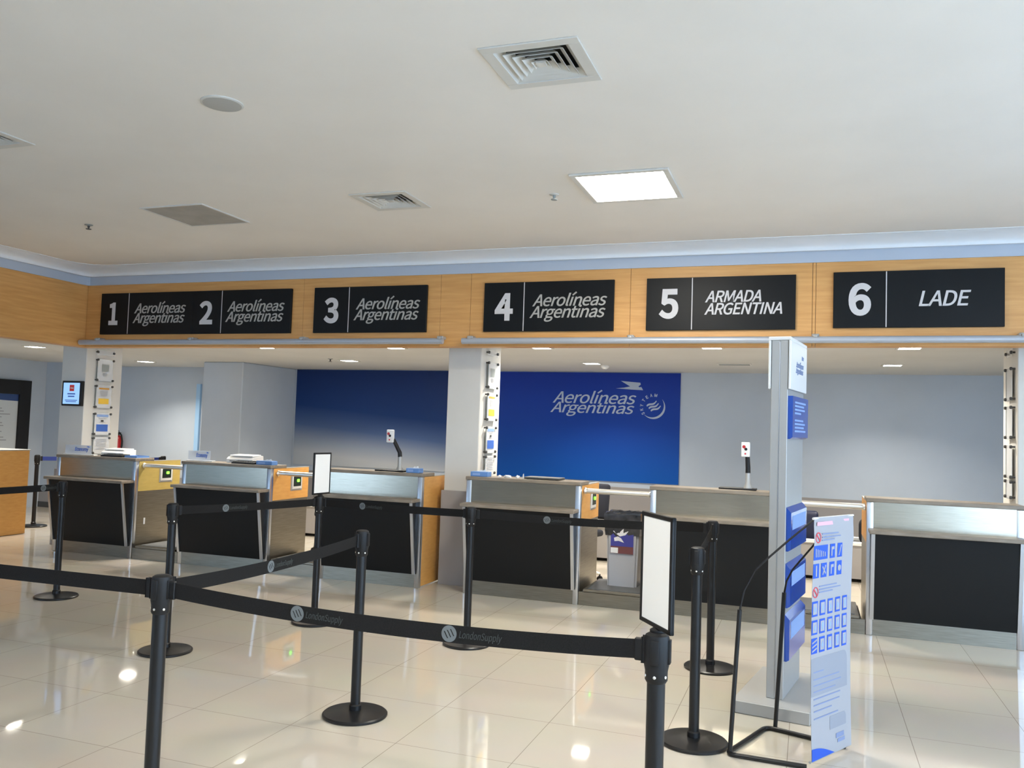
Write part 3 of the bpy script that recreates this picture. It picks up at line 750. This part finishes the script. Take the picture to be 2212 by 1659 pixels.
for z0, z1, slant, txt in ((1.548, 1.797, 0, True), (.905, 1.155, .03, False), (.585, .835, .03, False), (.285, .55, .03, False)):
    m = MB()
    d0 = .29
    m.prism([(.2555, .16, z0), (.2555 + .012, .155, z0), (.2555 + .028, .155, z0 + .01), (.2555 + .028, .155, z1 - slant), (.2555, .155, z1)], (0, .52, 0))
    bx_ = m.build('leaflet_pocket', 'blue_box', t, label='blue leaflet pocket')
    if txt:
        m = MB()
        for k in range(9):
            zz = z1 - .04 - k * .021; wl = (.36, .30, .33, .2, .0, .28, .34, .3, .36)[k]
            if wl: m.box(.2836, .2844, .22, .22 + wl, zz, zz + .011)
        m.build('printed_lines', 'blue_lt', bx_)
    else:
        m = MB(); m.box(.283, .2842, .20, .64, z0 + .12, z1 - slant - .02); m.build('pocket_sheen', 'blue_lt', bx_)  # paler upper front paints the gloss reflected on the pocket

# ------------------------------------------------------------------ banner stand
t = thing('banner_stand', 'white banner of blue prohibition pictograms on a bent rod stand', 'banner', (.028, 4.34, 0))
u = Vector((.188, .341, 0)); w = u.length; u.normalize(); n = Vector((u.y, -u.x, 0)); H0, H1 = .03, 1.175
bxf = Matrix(((u.x, -n.x, 0, 0), (u.y, -n.y, 0, 0), (0, 0, 1, 0), (0, 0, 0, 1)))   # local (s, back, z) -> world offset
m = MB()
NS, NZ = 6, 30; g = []
for j in range(NZ + 1):
    row = []
    for i in range(NS + 1):
        s = w * i / NS; z = H0 + (H1 - H0) * j / NZ
        bow = .012 * math.sin(math.pi * j / NZ) + (.004 * math.sin(j * .9 + i) if j > 26 else 0)
        row.append(m.bm.verts.new((s, bow, z)))
    g.append(row)
for a, b in zip(g, g[1:]):
    for i in range(NS): m.bm.faces.new((a[i], a[i + 1], b[i + 1], b[i]))
ext = bmesh.ops.extrude_face_region(m.bm, geom=m.bm.faces[:])
for v in [q for q in ext['geom'] if isinstance(q, bmesh.types.BMVert)]: v.co.y += .0015
fab = m.build('banner_sheet', 'banner', t, bxf, label='white printed banner sheet')
def bz(fr): return H1 - (H1 - H0) * fr
def bowat(z): return .012 * math.sin(math.pi * (z - H0) / (H1 - H0)) - .0012
def prt(m, u0, u1, f0, f1, t_=.0006):
    z0, z1 = bz(f1), bz(f0); k = 3
    for j in range(k):
        a, b = z0 + (z1 - z0) * j / k, z0 + (z1 - z0) * (j + 1) / k
        ya, yb = bowat(a), bowat(b)
        m.prism([(u0 * w, ya, a), (u1 * w, ya, a), (u1 * w, yb, b), (u0 * w, yb, b)], (0, -t_, 0))
    return m
def field(u1, f0, f1, rad, nm):
    # printed field with a rounded upper corner
    m = MB(); K = 8
    zt = bz(f0); zb = bz(f1); X1 = u1[1] * w; X0 = u1[0] * w
    rows_ = [(zt - rad * (1 - math.sin(math.pi / 2 * k / K)), X1 - rad * .6 * (1 - math.cos(math.pi / 2 * k / K))) for k in range(K, -1, -1)] + [(zt - rad - (zt - rad - zb) * k / 6, X1) for k in range(1, 7)]
    for (za, xa), (zc, xb) in zip(rows_, rows_[1:]):
        m.prism([(X0, bowat(za), za), (xa, bowat(za), za), (xb, bowat(zc), zc), (X0, bowat(zc), zc)], (0, -.0004, 0))
    m.build(nm, 'pale_panel', fab, bxf)
field((.0, .90), .585, .74, .05, 'pale_curved_field'); field((.45, .86), .845, .90, .03, 'pale_curved_field')
m = MB(); prt(m, .60, .80, .925, .945, .0008); prt(m, .64, .82, .95, .965, .0008); m.build('sponsor_lines', 'text_pale', fab, bxf)
m = MB(); prt(m, .05, .52, .018, .034); prt(m, .55, .86, .014, .024, .0004); m.build('title_lines', 'text_pink', fab, bxf)
for block in (((.19, .6, .068), (.19, .66, .082), (.19, .5, .094)), ((.16, .6, .287), (.16, .7, .300), (.16, .5, .312)),
              ((.06, .3, .64), (.06, .7, .67), (.06, .74, .695), (.06, .6, .72), (.06, .72, .75), (.06, .7, .775), (.06, .5, .80), (.06, .66, .83))):
    m = MB()
    for u0, u1, f in block: prt(m, u0, u1, f, f + .005, .0010)
    m.build('text_block', 'text_pale', fab, bxf)
for uc, fc in ((.095, .084), (.075, .312)):
    m = MB(); N = 28; zc = bz(fc); ro, ri = .026, .021; y0 = bowat(zc) - .0006
    for k in range(N):
        a, b = 2 * math.pi * k / N, 2 * math.pi * (k + 1) / N
        q = [(uc * w + r_ * math.cos(x_), y0, zc + r_ * math.sin(x_)) for r_, x_ in ((ri, a), (ro, a), (ro, b), (ri, b))]
        m.prism(q, (0, -.0006, 0))
    m.prism([(uc * w - .018, y0, zc + .013), (uc * w - .013, y0, zc + .018), (uc * w + .018, y0, zc - .013), (uc * w + .013, y0, zc - .018)], (0, -.0006, 0))
    m.build('prohibition_ring', 'red_pr', fab, bxf)
tiles = [(.0, .34, .117, .177, 'bars'), (.40, .525, .117, .177, 'hook'), (.59, .71, .117, .177, 'slash')]
tiles += [(a, b, .193, .253, g_) for (a, b), g_ in zip(((.0, .14), (.19, .33), (.40, .525), (.59, .71)), ('bars1', 'cross', 'hook', 'blob'))]
for r_, (f0, f1) in enumerate(((.349, .412), (.427, .487), (.501, .565))):
    for c_, (a, b) in enumerate(((.0, .14), (.19, .325), (.385, .51), (.575, .70), (.76, .88))):
        tiles.append((a, b, f0, f1, 'white' if not (r_ == 2 and c_ == 0) else 'slash3'))
rnd = random.Random(3)
for a, b, f0, f1, kind in tiles:
    m = MB(); prt(m, a, b, f0, f1, .0008); m.mi = 1
    z0, z1 = bz(f1), bz(f0); y0 = bowat((z0 + z1) / 2) - .0013; X0, X1 = a * w, b * w; dx, dz = X1 - X0, z1 - z0
    def q(*pts): m.prism([(X0 + p * dx, y0, z0 + r * dz) for p, r in pts], (0, -.0009, 0))
    if kind == 'bars':
        for k in range(6): x_ = .12 + k * .13; h_ = .75 - k * .07; q((x_, .2), (x_ + .05, .2), (x_ + .05, .2 + h_ * .8), (x_, .2 + h_ * .75))
    elif kind == 'bars1': q((.4, .12), (.58, .12), (.62, .88), (.44, .88))
    elif kind == 'hook': q((.2, .15), (.38, .15), (.42, .6), (.8, .62), (.8, .82), (.25, .8))
    elif kind == 'slash': q((.2, .12), (.34, .12), (.85, .85), (.7, .88))
    elif kind == 'slash3':
        for k in range(3): q((.1, .1 + k * .27), (.1, .2 + k * .27), (.9, .38 + k * .27), (.9, .28 + k * .27))
    elif kind == 'cross': q((.2, .2), (.32, .15), (.85, .8), (.72, .86)); q((.2, .7), (.3, .78), (.8, .3), (.7, .2))
    elif kind == 'blob': q((.2, .35), (.5, .25), (.82, .4), (.8, .62), (.5, .72), (.2, .6))
    else:
        e = .16; q((e, .14), (1 - e, .14), (1 - e, .86), (e, .86)); m.mi = 2; y0 -= .0009
        p = rnd.choice((0, 1, 2))
        if p == 0: q((.35, .3), (.65, .3), (.65, .55), (.35, .7))
        elif p == 1: q((.42, .25), (.6, .25), (.7, .7), (.5, .78), (.34, .6))
        else: q((.35, .45), (.5, .25), (.7, .45), (.55, .72))
    m.build('pictogram_tile', ['blue_tile', 'banner', 'blue_lt'], fab, bxf)
m = MB()
N = 10; pts = [(0, 0)] + [(w * .55 * k / N, .055 * math.cos(math.pi / 2 * k / N) ** 1.0) for k in range(N + 1)]
m.prism([(x_, bowat(H0 + z_) - .0004, H0 + .002 + z_) for x_, z_ in pts], (0, -.0008, 0)); m.build('blue_swoosh', 'blue_tile', fab, bxf)
m = MB(); m.tube([(-.004, .008, H1 - .004), (w + .004, .008, H1 - .004)], .006, 10); m.build('top_bar', 'white', t, bxf)
m = MB(); m.tube([(-.004, .008, H0 - .002), (w + .004, .008, H0 - .002)], .006, 10); m.build('bottom_bar', 'grey_metal', t, bxf)
O = Vector((.028, 4.34, 0))
def rel(*p): return [Vector(q) - O for q in p]
BA, BB_ = (-.365, 4.335, .012), (-.20, 4.818, .012)
def rounded(pts, r=.05, n=5):
    out = [Vector(pts[0])]
    for a, b, c in zip(pts, pts[1:], pts[2:]):
        a, b, c = Vector(a), Vector(b), Vector(c); p = b + (a - b).normalized() * r; q_ = b + (c - b).normalized() * r
        for k in range(n + 1):
            tt = k / n; out.append((1 - tt) ** 2 * p + 2 * tt * (1 - tt) * b + tt * tt * q_)
    return out + [Vector(pts[-1])]
m = MB(); m.tube(rounded(rel((.006, 4.325, .012), BA, BB_, (.19, 4.69, .012)), .05), .0115, 12)
m.build('base_frame', 'black', t, label='bent black tube floor frame')
tl = O + Vector((0, 0, 1.165)); tr = O + u * w + Vector((0, 0, 1.17))
m = MB(); m.tube(rel((-.348, 4.352, .015), (-.335, 4.352, .295), (-.314, 4.352, .705)), .011, 12)
m.tube(rel((-.314, 4.352, .70), (-.295, 4.352, .80), (-.245, 4.352, .90), (-.188, 4.352, .963), (-.09, 4.352, 1.06), (.02, 4.35, 1.163)), .0052, 10); m.build('rod', 'black', t)
m = MB(); m.tube(rel((-.154, 4.822, .015), (-.136, 4.825, .382), (-.12, 4.828, .726)), .011, 12)
m.tube(rel((-.12, 4.828, .72), (-.108, 4.826, .79), (-.077, 4.818, .855), (.03, 4.79, 1.0), (.12, 4.74, 1.10), (.212, 4.684, 1.168)), .0052, 10); m.build('rod', 'black', t)

# ------------------------------------------------------------------ notices on the pillars
def notice(side, xface, ya, yb, z0, z1, kind, label):
    """acrylic holder on a pillar face x = xface; side +1 faces +x; ya is the edge nearer the hall"""
    t = thing('notice_holder', label, 'notice', (xface, (ya + yb) / 2, z0), math.pi / 2 if side > 0 else -math.pi / 2, 'notices on the pillars')
    w = yb - ya; h = z1 - z0     # local x along the wall, local -y out of the wall
    m = MB(); m.box(-w / 2, w / 2, -.026, -.022, 0, h, .001); ac = m.build('acrylic_panel', 'acrylic', t)
    m = MB(); m.box(-w / 2 + .004, w / 2 - .004, -.0215, -.0205, .004, h - .004); pp = m.build('paper', 'paper', t)
    m = MB(); m.box(-w / 2, -w / 2 + .004, -.028, -.018, 0, h); m.box(-w / 2, w / 2, -.028, -.018, -.004, 0); m.build('panel_edge', 'grey_mid', t)
    for sx in (-1, 1):
        for zz in (.012, h - .012):
            m = MB(); m.lathe([(.008, 0), (.008, .022), (.014, .026), (.014, .038), (.009, .042)], (sx * (w / 2 - .002), 0, zz), 14, (0, -1, 0)); m.build('standoff', 'grey_dark', t)
    def bar(x0, x1, a, b, mat, name):
        m = MB(); m.box(x0 * w, x1 * w, -.0270, -.0262, a * h, b * h); m.build(name, mat, pp)
    if kind == 'grey': bar(-.22, .22, .44, .76, 'grey_mid', 'grey_picture')
    if kind == 'orange': bar(-.32, .32, .82, .89, 'orange', 'orange_header'); bar(-.32, .32, .18, .42, 'yellow', 'yellow_block')
    if kind == 'blue': bar(-.36, .36, .82, .93, 'blue_lt', 'blue_header'); bar(-.36, .36, .16, .48, 'blue_pr', 'blue_block'); bar(-.1, .08, .60, .68, 'grey_dark', 'dark_drawing')
    m = MB()
    rows = {'grey': [(.36, .28), (.32, .34), (.28, .3), (.24, .26)], 'orange': [(.74, .5), (.69, .44), (.64, .5), (.58, .46), (.52, .4)], 'blue': [(.74, .5), (.56, .44)],
            'text': [(.86, .6), (.78, .66), (.70, .62), (.60, .66), (.52, .6), (.44, .64), (.34, .5), (.26, .6)], 'blank': [(.5, .1)]}[kind]
    for f_, l_ in rows: m.box(-l_ / 2 * w, l_ / 2 * w, -.0270, -.0262, f_ * h, f_ * h + .006)
    if kind != 'blank': m.build('text_lines', 'text_grey', pp)
    else: m.bm.free()
zs = [(1.968, 2.236, 'grey'), (1.642, 1.918, 'orange'), (1.316, 1.582, 'blue'), (1.088, 1.290, 'text')]
wh = {'grey': 'notice with a grey picture', 'orange': 'notice with orange and yellow blocks', 'blue': 'notice with blue blocks', 'text': 'plain text notice'}
for z0, z1, k in zs: notice(1, -8.145, 7.965, 8.21, z0, z1, k, wh[k] + ' on the pillar beside counter 1')
for z0, z1, k in zs: notice(1, -3.085, 7.94, 8.20, z0 - (.012 if k != 'text' else 0), z1 - .012, k, wh[k] + ' on the pillar beside counter 4')
for z0, z1, lab in ((1.925, 2.195, 'topmost'), (1.608, 1.878, 'second from the top'), (1.285, 1.555, 'third from the top'), (1.12, 1.27, 'lowest')):
    notice(-1, 1.575, 7.885, 8.10, z0, z1, 'blank', 'blank notice on the pillar behind counter 6, ' + lab)
for xf, sd, ya, yb, lab in ((-8.145, 1, 7.95, 8.22, 'clear empty clip panel at the very top of the pillar beside counter 1'), (-3.085, 1, 7.93, 8.2, 'clear empty clip panel at the very top of the pillar beside counter 4'), (1.575, -1, 7.88, 8.1, 'clear empty clip panel at the very top of the pillar behind counter 6')):
    t = thing('clip_panel', lab, 'panel', (xf, (ya + yb) / 2, 2.285), math.pi / 2 if sd > 0 else -math.pi / 2, 'empty clip panels on the pillars'); w_ = yb - ya
    m = MB(); m.box(-w_ / 2, w_ / 2, -.024, -.02, .0, .065, .001); m.build('acrylic_panel', 'acrylic', t)
    for sx in (-1, 1):
        m = MB(); m.lathe([(.008, 0), (.008, .02), (.014, .024), (.014, .036), (.009, .04)], (sx * (w_ / 2 - .012), 0, .032), 14, (0, -1, 0)); m.build('standoff', 'grey_dark', t)

# lit display on the first pillar
t = thing('wall_display', 'small lit display in a dark frame on the front of the first pillar', 'screen', (-8.305, 7.82, 1.655))
m = MB(); m.box(-.155, .155, -.035, 0, 0, .298, .006, 2); m.build('housing', 'black_soft', t)
m = MB(); m.box(-.132, .118, -.0365, -.0345, .022, .275, .0005); sc = m.build('screen', 'screen', t)
m = MB(); m.box(-.035, .035, -.0375, -.0363, .175, .25); m.mi = 1; m.box(-.025, .025, -.0382, -.0374, .207, .218); m.build('red_mark', ['screen_red', 'paper'], sc)
m = MB()
for z_, l_ in ((.135, .12), (.105, .10), (.062, .19), (.045, .16)): m.box(-.005 - l_ / 2, -.005 + l_ / 2, -.0375, -.0363, z_, z_ + (.016 if z_ > .1 else .009))
m.build('text_lines', 'screen_txt', sc)

# fire extinguisher on the back wall behind the first pillar
t = thing('fire_extinguisher', 'red fire extinguisher with black hose showing past the first pillar', 'extinguisher', (-11.28, 11.60, .83))
m = MB(); m.lathe([(.06, 0), (.075, .01), (.078, .03), (.078, .32), (.07, .355), (.045, .385), (.02, .395)], seg=28); m.build('cylinder', 'red', t)
m = MB(); m.lathe([(.02, .39), (.022, .42), (.014, .43)], seg=16); m.box(-.02, .06, -.012, .012, .43, .442, .003); m.box(-.01, .07, -.01, .01, .455, .467, .003, 1, Matrix.Rotation(math.radians(-6), 4, 'Y')); m.build('valve', 'grey_dark', t)
m = MB(); m.tube([(.0, -.01, .42), (.04, -.02, .44), (.10, -.03, .40), (.125, -.03, .30), (.115, -.03, .18), (.095, -.03, .06)], .013, 10); m.build('hose', 'black_soft', t)
m = MB(); m.box(-.05, .05, .078, .10, .05, .09); m.box(-.02, .02, .078, .10, .2, .3); m.build('wall_bracket', 'grey_dark', t)

# ------------------------------------------------------------------ wooden desk and framed board on the left
t = thing('wooden_desk', 'low beech desk whose long side faces the hall', 'desk', (-9.53, 8.34, 0))
m = MB(); m.box(-.028, 0, -2.6, -.012, .005, 1.068); m.build('side_panel', 'wood_side', t)
m = MB(); m.box(-1.0, -.03, -.04, -.012, .0, 1.068); m.build('end_panel', 'wood_side', t)
m = MB(); m.box(-1.0, .006, -2.6, .0, 1.069, 1.082, .002); m.build('desk_top', 'grey_metal', t)
m = MB(); m.box(-.95, -.05, -2.6, -2.57, 0, 1.068); m.build('end_panel', 'wood_side', t)
t = thing('notice_board', 'large black framed notice board with blue header above the wooden desk', 'notice board', (XL, 9.6, .55))
m = MB(); m.box(0, .03, -.95, .92, 0, 1.53); m.build('backing', 'black_soft', t)
m = MB()
for b in ((-.95, -.74, 0, 1.53), (.71, .92, 0, 1.53), (-.74, .71, 0, .2), (-.74, .71, 1.30, 1.53)): m.box(.03, .07, b[0], b[1], b[2], b[3], .004)
m.build('frame', 'black_soft', t)
m = MB(); m.box(.031, .036, -.74, .71, .2, 1.30); sh = m.build('notice_sheet', 'board_white', t)
m = MB(); N = 12
m.prism([(.0365, -.74, 1.299), (.0365, .71, 1.299)] + [(.0365, .71 - 1.45 * k / N, 1.19 - .0 + .06 * (k / N) ** 1.3) for k in range(N + 1)], (.001, 0, 0)); m.build('blue_header', 'board_blue', sh)
m = MB(); rnd = random.Random(11)
for k in range(17):
    if k in (4, 9, 13): continue
    z_ = 1.06 - k * .046; m.box(.0365, .0372, -.6, .28 + .32 * rnd.random(), z_, z_ + .014)
m.build('text_lines', 'text_grey', sh)

# ------------------------------------------------------------------ behind the counters
t = thing('baggage_conveyor', 'long low baggage conveyor along the back wall', 'conveyor', (-7.15, 10.1, 0))
m = MB(); m.box(0, 11.5, .02, .04, .04, .40); m.box(0, 11.5, .55, .57, .04, .40); m.build('side_panel', 'wainscot', t)
m = MB(); m.box(0, 11.5, -.005, .06, .40, .44, .006); m.box(0, 11.5, .53, .59, .40, .44, .006); m.build('side_rail', 'white', t)
m = MB(); m.box(0, 11.5, .06, .53, .37, .40); m.build('carrying_belt', 'rubber', t)
for k in range(6):
    m = MB(); m.box(.2 + k * 2.2, .26 + k * 2.2, .06, .52, 0, .37); m.build('leg', 'grey_dark', t)
t = thing('suitcase', 'navy suitcase standing on the conveyor behind the totem', 'suitcase', (-.16, 10.36, .402))
m = MB(); m.box(-.26, .26, -.10, .10, .0, .33, .035, 3); m.build('shell', 'navy', t)
m = MB(); m.tube([(-.07, 0, .325), (-.07, 0, .355), (.07, 0, .355), (.07, 0, .325)], .009, 8); m.build('handle', 'black_soft', t)
m = MB(); m.box(-.262, .262, -.004, .004, .03, .30); m.build('zip_line', 'grey_dark', t)
t = thing('backpack', 'dark backpack on the conveyor beside counter 6', 'backpack', (.72, 10.36, .402))
m = MB(); m.box(-.19, .19, -.12, .12, 0, .28, .07, 4); m.box(-.15, .15, -.16, -.10, .03, .18, .025, 3); m.build('body', 'fabric_dark', t)
m = MB(); m.box(-.15, .15, -.10, .10, .25, .33, .035, 3); m.build('top_flap', 'black_soft', t)
m = MB(); m.tube([(-.05, .0, .315), (-.04, 0, .36), (.04, 0, .36), (.05, 0, .315)], .008, 8); m.build('handle', 'black_soft', t)
def office_chair(x, y, rz, label, first=None):
    if first is not None: return copy_thing(first, (x, y, 0), label, rz)
    t = thing('office_chair', label, 'chair', (x, y, 0), rz, 'office chairs behind the counters')
    m = MB(); m.box(-.23, .23, -.22, .22, .45, .52, .03, 3); m.build('seat', 'fabric_dark', t)
    m = MB(); m.box(-.21, .21, -.03, .04, .62, 1.0, .03, 3, Matrix.Translation((0, .24, 0)) @ Matrix.Rotation(math.radians(-6), 4, 'X')); m.build('backrest', 'fabric_dark', t)
    m = MB(); m.tube([(0, .10, .44), (0, .24, .46), (0, .26, .56), (0, .20, .72)], .018, 8); m.build('back_bracket', 'black_soft', t)
    m = MB(); m.lathe([(.028, .10), (.028, .28), (.018, .28), (.018, .45)], seg=16); m.build('gas_lift', 'chrome', t)
    for k in range(5):
        a = 2 * math.pi * k / 5 + .3; ca, sa = math.cos(a), math.sin(a)
        m = MB(); m.tube([(0, 0, .12), (ca * .15, sa * .15, .10), (ca * .28, sa * .28, .075)], [.026, .022, .016], 8); lg = m.build('base_leg', 'chrome', t)
        m = MB(); m.cyl((ca * .28 - sa * .022, sa * .28 + ca * .022, .028), (ca * .28 + sa * .022, sa * .28 - ca * .022, .028), .028, 14); m.cyl((ca * .28, sa * .28, .03), (ca * .28, sa * .28, .075), .008, 8); m.build('caster', 'black_soft', lg)
    return t
fc = office_chair(-5.33, 8.95, .4, 'dark office chair partly seen between counters 2 and 3')
office_chair(-2.33, 8.75, -.3, 'dark office chair peeping past the side of counter 4', fc)

# ------------------------------------------------------------------ things on the ceilings
def diffuser(v, label, first=None):
    cx_, cy_ = (v[0] + v[1]) / 2, (v[2] + v[3]) / 2
    if first is not None: return copy_thing(first, (cx_, cy_, ZC), label)
    t = thing('ceiling_diffuser', label, 'air vent', (cx_, cy_, ZC), 0, 'square air diffusers in the hall ceiling')
    h = (v[1] - v[0]) / 2
    m = MB()
    for b in ((-h, h, -h, -h + .055), (-h, h, h - .055, h), (-h, -h + .055, -h + .055, h - .055), (h - .055, h, -h + .055, h - .055)): m.box(*b, -.008, .0, .002)
    m.build('flange', 'vent', t)
    for k in range(5):
        hi = (h - .052) - k * .034; lo = hi - .034
        m = MB()
        # each ring flares outward as it comes down
        o_ = [(-hi, -hi), (hi, -hi), (hi, hi), (-hi, hi)]; i_ = [(-lo, -lo), (lo, -lo), (lo, lo), (-lo, lo)]
        for a in range(4):
            b = (a + 1) % 4
            m.prism([(*o_[a], -.006), (*o_[b], -.006), (*i_[b], .026), (*i_[a], .026)], (0, 0, .0025))
        m.build('louvre_ring', 'vent', t)
    m = MB(); m.box(-.022, .022, -.022, .022, -.006, .006); m.build('centre_plate', 'vent', t)
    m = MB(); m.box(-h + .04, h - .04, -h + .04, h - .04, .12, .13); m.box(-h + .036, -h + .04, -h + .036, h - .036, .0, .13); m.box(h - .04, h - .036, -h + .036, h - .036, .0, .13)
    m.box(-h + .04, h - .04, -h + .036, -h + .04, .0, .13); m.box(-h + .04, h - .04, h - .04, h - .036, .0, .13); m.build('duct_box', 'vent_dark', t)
    return t
fd = diffuser(V1, 'large square air diffuser nearest the top of the picture')
diffuser(V2, 'square air diffuser between the grey access panel and the lit ceiling lamp', fd)
diffuser(V4, 'square air diffuser cut by the edge of the picture', fd)
t = thing('access_panel', 'flat grey square panel in the hall ceiling', 'ceiling panel', (-4.72, 5.545, ZC))
m = MB(); m.box(-.285, .285, -.285, .285, -.006, 0, .002); m.build('panel', 'access', t)
m = MB()
for b in ((-.30, .30, -.30, -.285), (-.30, .30, .285, .30), (-.30, -.285, -.285, .285), (.285, .30, -.285, .285)): m.box(*b, -.009, 0)
m.build('frame', 'vent', t)
t = thing('ceiling_speaker', 'round grey speaker grille in the hall ceiling', 'speaker', (-2.92, 3.58, ZC))
m = MB(); m.lathe([(.108, 0), (.108, -.005), (.100, -.008)], seg=40); m.build('rim', 'vent', t)
m = MB(); m.lathe([(.098, -.003), (.098, -.009), (.05, -.012)], seg=40); m.build('grille', 'speaker', t)
def hall_lamp(x, y, label, first=None):
    if first is not None: return copy_thing(first, (x, y, ZC), label)
    t = thing('ceiling_lamp', label, 'ceiling lamp', (x, y, ZC), 0, 'square lamps in the hall ceiling')
    m = MB()
    for b in ((-.32, .32, -.34, -.30), (-.32, .32, .30, .34), (-.32, -.28, -.30, .30), (.28, .32, -.30, .30)): m.box(*b, -.014, 0, .003)
    m.build('frame', 'vent', t)
    m = MB(); m.box(-.28, .28, -.30, .30, -.010, -.004); m.build('diffuser', 'lamp_hall', t)
    return t
fl = hall_lamp(-1.17, 5.51, 'big square lit lamp in the hall ceiling')
hall_lamp(-1.17, 1.2, 'added fill lamp overhead, out of view', fl)  # unseen lamp added to lift the light in the hall
hall_lamp(2.6, 2.3, 'added fill lamp over the window side, out of view', fl)  # unseen lamp added to brighten the floor on the window side
def sprinkler(x, y, z, label, mat='grey_mid', first=None):
    t = thing('sprinkler_head', label, 'sprinkler', (x, y, z), 0, 'sprinkler heads')
    m = MB(); m.lathe([(.034, 0), (.034, -.004), (.02, -.009)], seg=20); m.build('rose', 'vent' if mat != 'grey_dark' else 'grey_mid', t)
    m = MB(); m.lathe([(.010, -.008), (.010, -.024), (.006, -.026), (.006, -.034), (.024, -.036), (.022, -.04)], seg=14); m.build('nozzle', mat, t)
sprinkler(-1.71, 5.60, ZC, 'small grey sprinkler beside the lit hall lamp')
sprinkler(-5.93, 5.63, ZC, 'small dark sprinkler near the corner of the hall ceiling', 'grey_dark')
sprinkler(-6.13, 9.96, ZB, 'tiny sprinkler in the low ceiling above the paler mural', 'grey_dark')
t = thing('smoke_detector', 'small white smoke detector in the low ceiling above the lettered mural', 'detector', (-2.54, 10.82, ZB))
m = MB(); m.lathe([(.055, 0), (.055, -.012), (.045, -.03), (.03, -.04)], seg=24); m.build('body', 'white', t)
m = MB(); m.lathe([(.03, -.038), (.026, -.046), (.012, -.048)], seg=18); m.build('sensor_cap', 'vent', t)
t = thing('slot_vent', 'thin grey slot vent in the low ceiling above the white wall', 'air vent', (-.87, 10.46, ZB))
m = MB(); m.box(-.20, .20, -.10, .10, -.008, 0, .002); m.build('frame', 'vent', t)
m = MB()
for k in range(5): m.box(-.18, .18, -.085 + k * .035, -.066 + k * .035, -.0095, -.007)
m.build('slots', 'grey_mid', t)
def downlight(x, y, label, first=None):
    if first is not None: return copy_thing(first, (x, y, ZB), label)
    t = thing('downlight', label, 'ceiling lamp', (x, y, ZB), 0, 'square downlights in the low ceiling')
    m = MB()
    for b in ((-.115, .115, -.115, -.09), (-.115, .115, .09, .115), (-.115, -.09, -.09, .09), (.09, .115, -.09, .09)): m.box(*b, -.006, 0, .002)
    m.build('frame', 'vent', t)
    m = MB(); m.box(-.09, .09, -.09, .09, -.005, -.001); m.build('diffuser', 'lamp', t)
    ld = bpy.data.lights.new('downlight_beam', 'AREA'); ld.shape = 'SQUARE'; ld.size = .17; ld.energy = P_DOWN; ld.color = LAMP_WARM; ld.spread = math.radians(128)
    lo = bpy.data.objects.new('downlight_beam', ld); COL.objects.link(lo); lo.parent = t; lo.location = (0, 0, -.008)
    return t
LK = .87 / .81
dl = downlight(-5.685 * LK, 7.86 * LK, 'downlight glimpsed at the fascia edge under the sign with number 2')
for x, y, lab in ((-8.914, 7.77, 'downlight over the wooden desk, beside the first pillar'), (-6.95, 7.62, 'downlight hidden behind the fascia above counter 1'), (-4.104, 7.90, 'downlight at the fascia edge under the sign with number 3'),
                  (-2.507, 7.91, 'downlight at the fascia edge under the sign with number 4'), (-.866, 7.92, 'downlight at the fascia edge under the sign with number 5'), (.795, 7.96, 'downlight at the fascia edge under the sign with number 6'),
                  (-9.16, 9.86, 'downlight deep in the low ceiling above the extinguisher'), (-5.589, 9.53, 'downlight deep in the low ceiling above the paler mural'), (-2.449, 9.74, 'downlight deep in the low ceiling above the lettered mural'), (.81, 9.75, 'downlight deep in the low ceiling above counter 6')):
    downlight(x * LK if 'hidden' not in lab else x, y * LK if 'hidden' not in lab else y, lab, dl)
